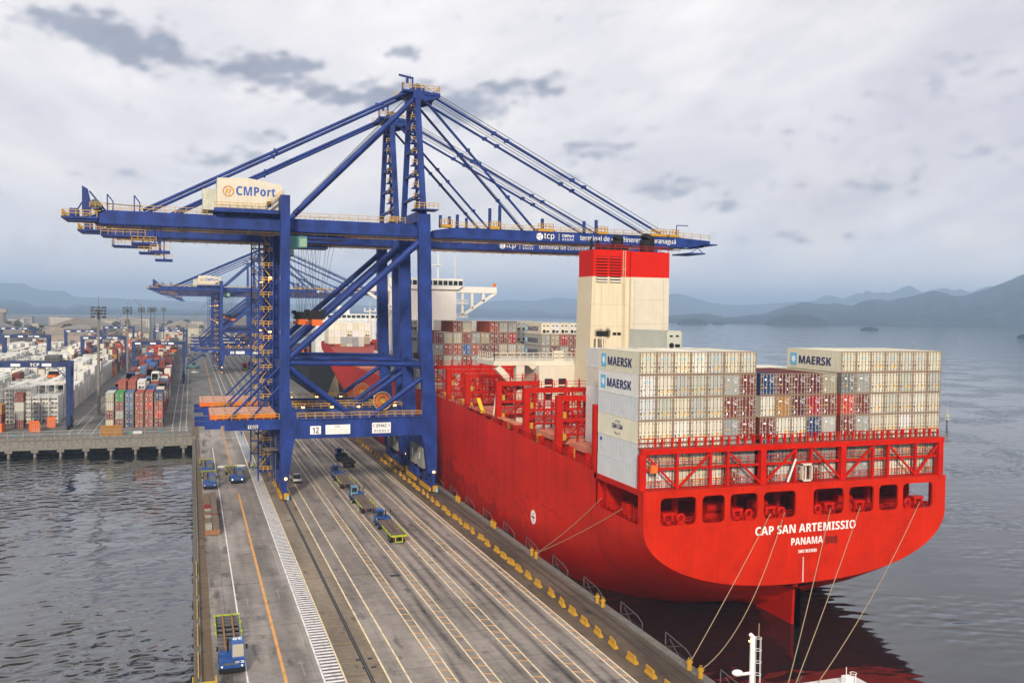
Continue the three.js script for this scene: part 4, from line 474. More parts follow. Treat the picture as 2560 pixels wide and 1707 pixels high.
  for (let z = -120; z > -212; z -= 6.2) { const y = topY(z); new MB().box(53.1, 53.75, y - 0.6, 18.0, z - 0.35, z + 0.35).build('side_stanchion', M.redFlat, ship); if (z < -150) new MB().box(53.4, 54.8, 18.2, 18.5, z - 5.2, z - 0.4).build('side_shelf', M.hatch, ship); } { const r = new MB(); for (let z = -117; z > -209; z -= 12) r.rail([V(53.2, topY(z) - 0.1, z), V(53.2, topY(z - 12) - 0.1, z - 12)], 1.0, 2, 0.04); r.build('side_railing', M.redFlat, ship); }
  // accommodation ladder gear, yellow arm, white cover
  { const b = new MB().bar(V(53.4, 18.4, -170), V(54.6, 20.4, -177), 0.7, 0.35).build('gangway_arm', mat([0.8, 0.55, 0.02]), ship); new MB().bar(V(53.7, 17.2, -164.8), V(54.6, 22.5, -165.6), 0.22).build('davit_arm', M.cream, ship); new MB().tube(V(53.6, 17.6, -163.4), V(54.9, 17.6, -166), 0.7, 10).build('hose_reel', M.steel, ship); }
  new MB().poly([[57, 17.5], [66, 17.5], [66, 20.2], [60.5, 22.3], [57, 22.4]], -150.6, -150.3).build('canvas_screen', M.white, ship);
  for (const z of [-127, -141, -156, -186, -200]) new MB().box(53.5, 54.1, topY(z) - 0.2, topY(z) + 1.2, z, z + 0.9).build('yellow_locker', M.yellow, ship);
  // engine casing, its side platform, the funnel
  new MB().box(61.5, 91, 17.1, 27.9, -172, -160.9).build('engine_casing', M.cream, ship); for (const [x, w] of [[62.6, 1.4], [65.4, 1.5]]) for (let k = 0; k < 3; k++) new MB().box(x, x + w, 21.6 + k * 1.4, 22.7 + k * 1.4, -160.92, -160.8).build('casing_opening', M.black, ship);
  const pf = new MB(); pf.box(53.2, 92, 27.9, 28.75, -173.5, -162.9); for (let x = 60; x < 74; x += 2.6) pf.poly([[x, 27.9], [x + 0.9, 27.1], [x + 1.1, 27.1], [x + 2, 27.9]], -163.4, -163.0); pf.build('casing_platform', M.cream, ship); { const r = new MB(); r.rail([V(53.3, 28.75, -163), V(74, 28.75, -163)], 1.5, 1.3, 0.06); r.rail([V(53.3, 28.75, -163), V(53.3, 28.75, -173)], 1.5, 1.5, 0.06); r.build('platform_railing', M.cream, ship); }
  { const b = new MB(); b.box(57.7, 59.3, 17.1, 27.9, -164.5, -163); b.bar(V(54, 27.6, -163.7), V(58.2, 23.4, -163.7), 1.4, 1.1); b.build('platform_bracket', M.cream, ship); new MB().box(65.5, 67.5, 28.75, 30.6, -164.6, -163.6).build('deck_locker', M.cream, ship); }
  const soot = tex(256, 512, (u, v) => { const n = fbm(u * 6, v * 10, 5), st = fbm(u * 22, v * 1.6, 4), x = u * 6.8, y = 17.5 + v * 33; let g = 0.97 + (n - 0.5) * 0.06 + (st - 0.5) * 0.06; let c = [g, g * 0.985, g * 0.95]; const d = Math.max(Math.abs(x - 1.9) - 1.2, 0) + Math.max(Math.abs(y - 34.2) - 0.45, 0) * 0.9, k = sstep(0.55 - d + (n - 0.5) * 1.3, 0.0, 0.9) * 0.85; const drip = sstep(fbm(x * 2.2 + 4, y * 0.12, 3), 0.45, 0.62) * sstep(33.4 - y, 0, 0.4) * sstep(y, 27.5, 31) * sstep(1.7 - Math.abs(x - 1.9), 0, 0.3); c = mix3(c, [0.05, 0.045, 0.04], Math.max(k * 0.9, drip * 0.6)); const rs = sstep(fbm(x * 2.4 + 30, y * 0.1 + 7, 4), 0.56, 0.7) * sstep(44 - y, 0, 1) * sstep(y, 37, 43); return mix3(c, [0.72, 0.55, 0.36], rs * 0.3); });
  soot.wrapS = soot.wrapT = THREE.ClampToEdgeWrapping;
  const fm = mat([0.70, 0.64, 0.49], { map: soot, roughness: 0.5 }), fr = mat([0.62, 0.012, 0.002], { map: c9, roughness: 0.5, specularIntensity: 0.25 }), band = 44.6, ft = 49.5;
  const funnel = new THREE.Group(); funnel.name = 'funnel'; ship.add(funnel);
  const block = (x0, x1, xb, z0, z1, y0, y1, m, name, uvd) => { const f = (y) => lerp(xb, x0, clamp((y - 28) / 21.5, 0, 1)); const b = new MB().hex([V(f(y1), y1, z1), V(x1, y1, z1), V(x1, y1, z0), V(f(y1), y1, z0), V(f(y0), y0, z1), V(x1, y0, z1), V(x1, y0, z0), V(f(y0), y0, z0)]), g = b.get(); if (uvd) { const P = g.attributes.position, U = g.attributes.uv, N = g.attributes.normal; for (let i = 0; i < P.count; i++) { const a = Math.abs(N.getZ(i)) > 0.8 ? (P.getX(i) - 69.1) / 6.8 : 0.97 + 0.02 * (P.getZ(i) + 160) / 6; U.setXY(i, a, (P.getY(i) - 17.5) / 33); } } return put(name, g, m, funnel); };
  block(69.1, 76.4, 68.4, -160.6, -154, 17.1, band, fm, 'casing', true); block(69.1, 76.4, 69.25, -160.6, -154, band, ft, fr, 'top_band'); block(76.4, 84.3, 76.4, -160.6, -153.3, 17.1, band, M.cream, 'casing'); block(76.4, 84.3, 76.4, -160.6, -153.3, band, ft - 0.2, fr, 'top_band');
  for (const x of [69.75, 72.45]) { const lv = new MB().box(x, x + 2.2, 43.5, 48.3, -153.99, -153.985).build('louvre_recess', M.black, funnel); for (let k = 0; k < 9; k++) { const y = 43.6 + k * 0.53; new MB().hex([V(x, y + 0.34, -153.97), V(x + 2.2, y + 0.34, -153.97), V(x + 2.2, y + 0.3, -153.98), V(x, y + 0.3, -153.98), V(x, y + 0.06, -153.7), V(x + 2.2, y + 0.06, -153.7), V(x + 2.2, y, -153.72), V(x, y, -153.72)]).build('louvre_slat', k < 2 ? M.cream : fr, funnel); } }
  new MB().box(69.9, 72.2, 33.7, 34.6, -153.99, -153.9).build('vent_opening', M.black, funnel); for (const x of [73.2, 74.1]) new MB().box(x, x + 0.7, 33.9, 34.4, -153.99, -153.9).build('vent_opening', M.black, funnel);
  { const l = new MB(); for (const x of [75.0, 75.5]) l.bar(V(x, 29, -153.8), V(x, 49.5, -153.8), 0.06); for (let y = 29.3; y < 49.5; y += 0.4) l.bar(V(75, y, -153.8), V(75.5, y, -153.8), 0.05); for (let y = 31; y < 49; y += 3) l.box(74.98, 75.52, y, y + 0.06, -153.99, -153.8); l.build('ladder', M.cream, funnel); const r = new MB(); r.rail([V(69.4, 49.5, -154.2), V(76.2, 49.5, -154.2)], 1.0, 1.4, 0.04); r.rail([V(76.6, 49.3, -153.5), V(84.1, 49.3, -153.5)], 1.0, 1.4, 0.04); r.build('top_railing', M.redFlat, funnel); for (const x of [77.2, 83.2]) new MB().tube(V(x, 29, -153.15), V(x, 44, -153.15), 0.12, 8).build('drain_pipe', M.cream, funnel); }
  { const seam = new MB(); for (const y of [30.5, 35.5, 39.5]) seam.box(68.6, 76.3, y, y + 0.05, -153.99, -153.97); for (const y of [36, 40.5]) seam.box(76.5, 84.2, y, y + 0.05, -153.29, -153.27); seam.build('plate_seam', mat([0.42, 0.38, 0.29]), funnel); }
  for (const [x, z, r, h] of [[69.9, -156.8, 0.28, 2.3], [71.3, -157, 0.35, 1.9], [75.1, -156.6, 1.15, 2.6], [81.2, -156.5, 1.45, 2.9]]) { const p = new MB(); p.tube(V(x, ft - 0.3, z), V(x, ft + h * 0.75, z), r * 0.96, 16, r, false); p.tube(V(x, ft + h * 0.75, z), V(x + r * 0.35, ft + h, z), r, 16, r * 0.8); p.build('exhaust_pipe', M.black, funnel); } new MB().box(72, 77.2, ft, ft + 0.7, -158, -156.2).build('silencer_box', M.black, funnel);
  // bridge house far forward
  const dh = new THREE.Group(); dh.name = 'deckhouse'; ship.add(dh);
  const dm = mat([0.80, 0.77, 0.71], { map: c9 }); new MB().box(63.1, 84.4, 17.5, 44.2, -314, -300).build('house_block', dm, dh); new MB().box(53.5, 98.9, 44.2, 45.2, -306, -300.6).build('bridge_wing', dm, dh); new MB().box(53.5, 98.9, 45.2, 46.3, -300.9, -300.6).build('wing_bulwark', dm, dh); new MB().poly([[62.6, 45.2], [85, 45.2], [86.6, 46.4], [86.6, 48.8], [61.4, 48.8], [61.4, 46.4]], -313, -299.6).build('wheelhouse', dm, dh);
  for (let x = 64; x < 85.2; x += 1.75) new MB().box(x, x + 1.4, 46.6, 48.1, -299.62, -299.5).build('window', M.glass, dh);
  for (const s of [-1, 1]) { const c = 76.2, b = new MB(), o = (x) => c + s * x; for (const [x0, y0, x1, y1, w] of [[10.5, 36.5, 22.4, 44.3, 0.9], [14, 39, 14, 44.2, 0.9], [18, 41.4, 18, 44.2, 0.9], [10.6, 36.5, 10.6, 44.2, 0.9]]) b.bar(V(o(x0), y0, -301.2), V(o(x1), y1, -301.2), w, 0.8, V(0, 0, 1)); b.build('wing_bracket', dm, dh); }
  for (let k = 0; k < 5; k++) { new MB().box(84.45, 88.6, 22 + k * 4.6, 22.4 + k * 4.6, -312, -300.4).build('balcony', dm, dh); new MB().rail([V(88.5, 22.4 + k * 4.6, -300.5), V(84.6, 22.4 + k * 4.6, -300.5)], 1.1, 1.3, 0.07).build('balcony_railing', dm, dh); new MB().box(84.42, 84.5, 22.6 + k * 4.6, 24.6 + k * 4.6, -304, -303).build('door', M.redDark, dh); }
  for (const [x, y] of [[64.5, 38.5], [80.5, 33.5], [72, 28]]) new MB().box(x, x + 1, y, y + 0.9, -299.99, -299.9).build('window', M.glass, dh);
  { const m = new MB(); m.tube(V(76.5, 48.8, -306), V(76.5, 59, -306), 0.6, 8, 0.3); m.box(73, 80.4, 53.4, 53.7, -307, -305); m.box(79.2, 79.6, 48.8, 60.5, -306.2, -305.8); m.box(77, 82.6, 60.3, 60.6, -306.2, -305.8); m.tube(V(85.2, 48.8, -305), V(85.2, 56.8, -305), 0.14, 6); for (const y of [51, 52.8, 54.6]) m.box(84.2, 86.4, y, y + 0.12, -305.1, -304.9); m.tube(V(66, 48.8, -305), V(66, 53, -305), 0.3, 6); m.box(64.5, 67.5, 50.4, 50.7, -305.5, -304.5); m.tube(V(76.5, 59, -306), V(76.5, 63, -306), 0.07, 5); m.build('signal_mast', M.white, dh); new MB().box(97.4, 98.6, 46.4, 47.6, -300.6, -300.5).build('lifebuoy', M.orange, dh); }
  // foremast and forecastle gear at the bow
  { const m = new MB(); m.tube(V(77.4, 22, -421), V(77.4, 38.5, -421), 0.9, 10, 0.5); m.box(74.6, 80.2, 37.2, 37.7, -421.8, -420.2); m.box(74.6, 75.2, 37.7, 39, -421.3, -420.7); m.box(79.6, 80.2, 37.7, 39, -421.3, -420.7); m.tube(V(77.4, 38.5, -421), V(77.4, 42, -421), 0.15, 6); m.build('foremast', M.white, ship); new MB().box(64, 90, 22.5, 24.2, -408, -398).build('forecastle_house', M.redFlat, ship); }
}

// ================= containers =================
const CL = 12.19, CW = 2.438, CH = 2.896;
const contCol = { cream: [0.72, 0.68, 0.575], white: [0.74, 0.73, 0.70], 'pale grey': [0.55, 0.56, 0.52], 'light grey': [0.62, 0.645, 0.655], grey: [0.33, 0.345, 0.34], 'dark grey': [0.16, 0.17, 0.17], brown: [0.19, 0.042, 0.028], maroon: [0.12, 0.026, 0.026], navy: [0.026, 0.05, 0.13], blue: [0.04, 0.11, 0.33], 'steel blue': [0.09, 0.16, 0.28], red: [0.56, 0.045, 0.02], crimson: [0.36, 0.012, 0.022], orange: [0.78, 0.16, 0.02], ochre: [0.40, 0.19, 0.04], green: [0.03, 0.26, 0.06], tan: [0.36, 0.32, 0.22], 'rust red': [0.34, 0.065, 0.035] };
const cm = {}; for (const k in contCol) cm[k] = mat(contCol[k], { map: rep(boxT, 6.3, 4.1), roughness: 0.62 });
const tones = {}; for (const k of ['cream', 'white', 'pale grey', 'grey', 'brown', 'maroon']) tones[k] = [0.86, 0.94, 1.0, 1.06].map((f, i) => mat(contCol[k].map((v, q) => Math.min(0.82, v * f * (q === 2 ? 1 - (i % 2) * 0.08 : 1))), { map: rep(boxT, 5.1 + i * 1.3, 3.3 + i * 0.7), roughness: 0.62 }));
const frameM = mat([0.30, 0.21, 0.155], { map: r5 }), barLight = mat([0.42, 0.42, 0.42], { roughness: 0.5 }), barDark = mat([0.20, 0.165, 0.13], { roughness: 0.6 });
const K = {};                                           // shared shapes, base at y 0, door end at +z (z 0), body reaching to -z
{
  const corr = (b, x, dir, ribs, depth) => {            // one side wall with trapezoid corrugation
    const z0 = -CL + 0.18, z1 = -0.18, n = ribs, pts = []; for (let i = 0; i < n; i++) { const a = lerp(z0, z1, i / n), w = (z1 - z0) / n; pts.push([a, 0], [a + w * 0.3, 0], [a + w * 0.45, depth], [a + w * 0.85, depth]); } pts.push([z1, 0]);
    for (let i = 0; i + 1 < pts.length; i++) { const [a, da] = pts[i], [c, dc] = pts[i + 1]; const A = V(x - dir * da, 0.16, a), B = V(x - dir * dc, 0.16, c), C2 = V(x - dir * dc, CH - 0.1, c), D2 = V(x - dir * da, CH - 0.1, a); if (dir < 0) b.quad(A, B, C2, D2); else b.quad(B, A, D2, C2); }
  };
  const shell = (ribs, depth, roofRibs) => {
    const b = new MB(), h = CW / 2; corr(b, -h + 0.01, -1, ribs, depth); corr(b, h - 0.01, 1, ribs, depth);
    for (const s of [-1, 1]) { b.box(s * h - (s > 0 ? 0.12 : 0), s * h + (s > 0 ? 0 : 0.12), 0, 0.16, -CL, 0); b.box(s * h - (s > 0 ? 0.08 : 0), s * h + (s > 0 ? 0 : 0.08), CH - 0.1, CH, -CL, 0); for (const z of [-CL, -0.16]) b.box(s * h - (s > 0 ? 0.16 : 0), s * h + (s > 0 ? 0 : 0.16), 0.16, CH - 0.1, z, z + 0.16); }
    b.box(-h + 0.08, h - 0.08, CH - 0.08, CH - 0.03, -CL + 0.02, -0.02); for (let i = 0; i < roofRibs; i++) { const z = lerp(-CL + 0.5, -0.6, i / (roofRibs - 1)); b.box(-h + 0.15, h - 0.15, CH - 0.03, CH - 0.008, z, z + 0.14); }
    b.box(-h + 0.16, h - 0.16, 0.16, CH - 0.1, -CL + 0.02, -CL + 0.06); b.box(-h + 0.1, h - 0.1, 0.02, 0.12, -CL, 0); b.box(-h + 0.12, h - 0.12, CH - 0.12, CH, -0.14, -0.02); b.box(-h + 0.12, h - 0.12, 0.0, 0.16, -0.14, -0.02); return b.get();
  };
  K.dry = shell(38, 0.045, 14); K.reefer = shell(12, 0.012, 3);
  const h = CW / 2;
  K.dryDoor = (() => { const b = new MB(); b.box(0.01, h - 0.17, 0.17, CH - 0.13, -0.1, -0.04); for (let k = 0; k < 4; k++) b.box(0.1, h - 0.25, 0.4 + k * 0.58, 0.72 + k * 0.58, -0.06, -0.025); return b.get(); })();
  K.reeferDoor = (() => { const b = new MB(); b.box(0.02, h - 0.17, 0.17, CH - 0.13, -0.1, -0.03); return b.get(); })();
  K.bars = (() => { const b = new MB(); for (const x of [0.28]) { b.tube(V(x, 0.1, 0.015), V(x, CH - 0.08, 0.015), 0.035, 6); b.box(x - 0.05, x + 0.3, 0.95, 1.03, 0, 0.05); for (const y of [0.3, 1.4, 2.5]) b.box(x - 0.09, x + 0.09, y, y + 0.09, -0.03, 0.04); } return b.get(); })();
  K.frame = (() => { const b = new MB(); for (const q of [-1, 1]) b.box(q * h, q * (h - 0.15), 0.12, CH - 0.12, -0.1, 0.006); b.box(-h + 0.15, h - 0.15, CH - 0.13, CH - 0.01, -0.1, 0.004); b.box(-h + 0.15, h - 0.15, 0.01, 0.15, -0.1, 0.004); return b.get(); })();
  K.hinge = new MB().box(h - 0.24, h - 0.06, 0, 0.1, -0.05, 0.03).get(); K.casting = new MB().box(-0.09, 0.09, -0.064, 0.064, -0.09, 0.012).get();
  K.gear = (() => { const b = new MB(); b.tube(V(-0.42, 0.75, -0.05), V(-0.42, 0.75, 0.01), 0.4, 14); b.box(0.15, 0.95, 0.5, 0.95, -0.05, 0.008); b.box(-1.0, 1.0, 0.2, 0.3, -0.05, 0.01); for (const x of [-0.5, 0.5]) b.box(x - 0.25, x + 0.25, 2.0, 2.25, -0.05, 0.006); return b.get(); })();
  K.gearPanel = new MB().box(-h + 0.16, h - 0.16, 0.16, CH - 0.12, -0.1, -0.045).get();
  K.sticker = new MB().box(-0.15, 0.15, -0.15, 0.15, 0, 0.006).get(); K.sideSticker = new MB().box(0, 0.006, -0.2, 0.2, -0.2, 0.2).get(); K.textStrip = (() => { const b = new MB(); for (let k = 0; k < 5; k++) for (let i = 0; i < 3; i++) if ((k * 3 + i) % 4) b.box(-0.38 + i * 0.26, -0.18 + i * 0.26, -k * 0.15, -k * 0.15 + 0.07, 0, 0.006); return b.get(); })();
  K.core = new MB().box(-h, h, 0, CH, -CL, 0).get();
}
const stk = { yellow: mat([0.8, 0.42, 0.02]), navy: M.navyText, sky: mat([0.25, 0.55, 0.7]), white: M.text };
let nCont = 0;
function container(color, reefer, pos, label, group, o = {}) {
  const t = thing(reefer ? 'reefer_container' : 'dry_container', label, 'container', pos, o.turn || 0, group), m = tones[color] ? pick(tones[color]) : cm[color]; nCont++;
  put('body', reefer ? K.reefer : K.dry, m, t);
  if (o.plain) return t;
  if (!o.far) for (const x of [-1, 1]) for (const y of [0.06, CH - 0.06]) put('corner_casting', K.casting, frameM, t).position.set(x * (CW / 2 - 0.084), y, 0);
  if (o.stickers && !o.gear) put('door_frame', K.frame, o.frame || frameM, t);
  if (o.gear) { put('machinery_panel', K.gearPanel, m, t); put('cooling_unit', K.gear, M.black, t); return t; }
  for (const s of [1, -1]) { const d = put('door', reefer ? K.reeferDoor : K.dryDoor, m, t); d.scale.x = s; if (o.bars !== false) { const bm = reefer ? barDark : barLight; for (const x of [0, 0.52]) put('locking_bar', K.bars, bm, d).position.x = x; if (o.stickers) for (const y of [0.4, 1.4, 2.4]) put('hinge', K.hinge, bm, d).position.y = y; } }
  if (o.stickers) {
    const st = (m2, x, y, w = 1, h = 1) => { const q = put('sticker', K.sticker, m2, t); q.position.set(x, y, 0.0); q.scale.set(w, h, 1); };
    if (reefer) { if (o.stickers === 'star') for (const x of [-0.3, 0.3]) st(stk.sky, x, 1.95, 0.95, 0.95); st(rnd() < 0.6 ? stk.navy : M.steel, -0.88, 0.85, 0.5, 0.8); if (o.stickers !== 'star' || rnd() < 0.3) { st(stk.yellow, -0.35 + rr(-0.1, 0.1), 0.7, 0.8, 0.8); st(stk.yellow, 0.34, 0.85 + rr(-0.1, 0.2), 1.1, 1.3); st(stk.yellow, 0.95, 0.85, 0.5, 0.6); } }
    else { const q = put('marking', K.textStrip, stk.white, t); q.position.set(0.55, 2.3, 0.0); if (rnd() < 0.8) st(stk.white, -0.5 + rr(-0.2, 0.2), 2.1, rr(0.9, 1.8), rr(0.6, 1)); if (rnd() < 0.6) st(stk.yellow, rr(-0.8, -0.2), rr(0.9, 1.5), 0.9, 0.6); if (rnd() < 0.6) st(stk.white, -0.7, 0.6, 0.7, 1.2); if (rnd() < 0.4) st(stk.white, 0.55, 0.75, 0.6, 0.8); }
  }
  return t;
}
function maersk(t, h = 1.15) { const p = new MB().box(-CW / 2 - 0.03, -CW / 2 - 0.012, 0.5, 2.25, -11.4, -9.9).build('logo_panel', M.starBlue, t); const s = new THREE.Shape(); for (let i = 0; i < 14; i++) { const a = i / 14 * Math.PI * 2 + Math.PI / 2, r = i % 2 ? 0.26 : 0.62; i ? s.lineTo(Math.cos(a) * r, Math.sin(a) * r) : s.moveTo(Math.cos(a) * r, Math.sin(a) * r); } const g = new THREE.ExtrudeGeometry(s, { depth: 0.015, bevelEnabled: false }); const o = put('logo_star', g, M.text, p); o.rotation.y = -Math.PI / 2; o.position.set(-CW / 2 - 0.031, 1.38, -10.65); sign('MAERSK', h, 7.2, M.navyText, t, [-CW / 2 - 0.012, 0.78, -9.35], [0, -Math.PI / 2, 0]); }
// --- the stern stack: six tiers, nineteen columns in groups of seven, five and seven
const SX0 = 53.3, SZ = -104.15, SY = 15.62, TH = 2.915;
const colX = (i) => SX0 + CW / 2 + i * 2.46 + (i >= 7 ? 0.62 : 0) + (i >= 12 ? 0.62 : 0);
const C_ = { L: 'light grey', W: 'white', C: 'cream', P: 'pale grey', G: 'grey', D: 'dark grey', B: 'brown', M: 'maroon', N: 'navy', R: 'red', K: 'crimson', O: 'ochre', T: 'tan', U: 'blue', X: 'rust red', S: 'steel blue', E: 'green', Y: 'orange' };
const stern = ['CCCWPCC-----CCCCCCC', 'WCPPPGBNMMMTDGCCPCP', 'LPCPCBBWOMKBRBCPCWC', 'CCWCCGBBWWNPBGCCWCC', 'LCCCCGGNDDGGDTPCPCP', 'LWCCCBGBWWBWTGCWCCP'];
const reeferish = (c) => 'WCPL'.includes(c);
stern.forEach((row, k) => [...row].forEach((c, i) => {
  if (c === '-') return;
  const dry = !reeferish(c) || (c === 'P' && (i > 6 && i < 14)), y = SY + (5 - k) * TH;
  const name = dry ? 'dry' : 'reefer', t = container(C_[c], !dry, [colX(i) + rr(-0.025, 0.025), y, SZ + rr(-0.06, 0.05)], `${C_[c]} ${name} container of the stern stack, ${ORD[i]} column from the quay, ${k === 0 ? 'top' : k === 5 ? 'bottom' : ORD[k]} tier`, 'containers stacked on the stern', { stickers: k === 0 || (k === 1 && i === 0) ? 'star' : 'plain' });
  if ((i === 0 && k < 2) || (i === 12 && k === 0)) maersk(t);
  if (i === 0 && k === 3) { sign('CMA CGM', 0.62, 3.1, M.navyText, t, [-CW / 2 - 0.012, 1.25, -7.6], [0, -Math.PI / 2, 0], regular); for (const [y0, a] of [[2.3, 0], [0.55, 1]]) { const b = new MB(); for (let q = 0; q < 5; q++) { const u = -0.75 + q * 0.3; b.bar(V(-CW / 2 - 0.02, y0 + (a ? 1 : -1) * u * u * 0.35, -6 + u), V(-CW / 2 - 0.02, y0 + (a ? 1 : -1) * (u + 0.3) ** 2 * 0.35, -6 + u + 0.3), 0.14, 0.01); } b.build('logo_arc', M.navyText, t); } }
  if (i === 0 && k === 4) new MB().poly([[-11.6, 2.1], [-11.3, 1.9], [-10.9, 2.0], [-10.8, 2.3], [-11.1, 2.5], [-11.4, 2.4]], 0, 0.012).build('logo_patch', M.blueText, t).rotation.y = Math.PI / 2, t.children[t.children.length - 1].position.set(-CW / 2 - 0.015, 0, 0), t.children[t.children.length - 1].scale.x = -1;
}));
// --- the bay forward of it, seen over and beside the stern stack
{
  const z = -119.6, y0 = 17.98; const core = [];
  const cols = [[2, 5, 'WC'], [3, 5, 'WW'], [4, 5, 'CW'], [5, 5, 'BW'], [6, 5, 'TB'], [7, 5, 'TW'], [8, 5, 'CW'], [9, 4, 'BW'], [10, 4, 'WB'], [11, 4, 'GB'], [12, 4, 'WW'], [13, 4, 'CW'], [14, 4, 'WB']];
  cols.forEach(([i, n, cc], q) => { for (let k = 0; k < n; k++) if (k >= n - 2) { const c = cc[n - 1 - k]; container(C_[c], reeferish(c), [colX(i), y0 + k * TH, z], `${C_[c]} container behind the stern stack, ${ORD[q]} column from the quay, ${k === n - 1 ? 'upper' : 'lower'} one`, 'containers in the bay behind the stern stack', { gear: reeferish(c) && i > 5, bars: false }); } else core.push([colX(i), y0 + k * TH, z]); });
  container('pale grey', true, [66.8, y0 + 5 * TH, -133.2 + 13.6], 'grey refrigerated container topmost in front of the funnel', 'containers in the bay behind the stern stack', { gear: true });
  core.push([66.8 - 0.01, y0 + 4.99 * TH - TH, z - 0.02]);
  const im = new THREE.InstancedMesh(K.core, cm.white, core.length), q = new THREE.Matrix4(); core.forEach((c, i) => im.setMatrixAt(i, q.makeTranslation(c[0], c[1] - 0.004, c[2] - 0.01))); im.name = 'inner_containers'; scene.add(tag(im, 'lower white containers hidden behind the stern stack', 'containers', null, 'stuff'));
}
// --- midship wall of containers between the funnel and the bridge
function bay(where, group, x0, z, y0, rows, o = {}) { const n = rows.length; rows.forEach((row, k) => [...row].forEach((c, i) => { if (c === '-' || c === '.') return; const gear = c === 'w' || c === 'c', cc = gear ? c.toUpperCase() : c; const t = container(C_[cc], reeferish(cc), [x0 + i * 2.5, y0 + (n - 1 - k) * TH, z + rr(-0.03, 0.03)], `${C_[cc]} container ${where}, ${ORD[i]} column, ${k === 0 ? 'top' : ORD[k]} tier`, group, { gear, stickers: o.far ? null : 'plain', bars: !o.far, far: o.far, plain: o.plain }); if (o.logo && o.logo(i, k)) maersk(t); })); }
bay('in the wall of boxes amidships', 'containers amidships', 55.0, -229.5, 17.9, ['..--BP--XGG-', '..BPPBGTBBK-', '..GXXUXMBPPG', '.MBPGBGBNPGG', 'GBGPWGPBGWPG', 'WNPGWWPBNGBW'], { logo: (i, k) => i === 2 && k === 2 });
bay('in the stack nearest the funnel', 'containers beside the funnel', 83.4, -214.0, 17.9, ['cwcww', 'GTKBG', 'GMGBP', 'GBKGP', 'WGBWG', 'PBWGB'], { logo: (i, k) => i === 0 && k < 3 });
bay('in the hazy wall behind the midship boxes', 'containers behind the midship wall', 54.6, -246, 17.9, ['cc---cc--wwwcwwc', 'wwGBXcwwcwGBwcww', 'wWGBXBGWBWGPWGBP'], { far: true });
{ const im = new THREE.InstancedMesh(K.core, cm.grey, 16 * 3), q = new THREE.Matrix4(); let n = 0; for (let i = 0; i < 16; i++) for (let k = 0; k < 3; k++) im.setMatrixAt(n++, q.makeTranslation(54.6 + i * 2.5, 17.9 + k * TH - 0.004, -246.2)); im.name = 'inner_containers'; scene.add(tag(im, 'lower tiers hidden inside the midship stacks', 'containers', null, 'stuff')); }
scene.children.filter((o) => /hazy wall/.test(o.userData.label || '')).forEach((o) => o.position.y += 3 * TH);
bay('in the bow stack beside the foremast', 'containers stacked at the bow', 55.3, -388, 20.8, ['WCCWCCW', 'CWWcWWc', 'CWGGGPT', 'BXTPGPB'], { far: true });
{ const im = new THREE.InstancedMesh(K.core, cm.brown, 7), q = new THREE.Matrix4(); for (let i = 0; i < 7; i++) im.setMatrixAt(i, q.makeTranslation(55.3 + i * 2.5, 17.885, -388.2)); im.name = 'inner_containers'; scene.add(tag(im, 'lowest tier under the bow stack', 'containers', null, 'stuff')); }
bay('forward of the bridge behind the crane legs', 'containers forward of the bridge', 64.2, -322, 17.6, ['--BWW', 'BGWBX', 'WXBGB', 'BWGXB'], { far: true, plain: true });
console.log('containers on ship', nCont);

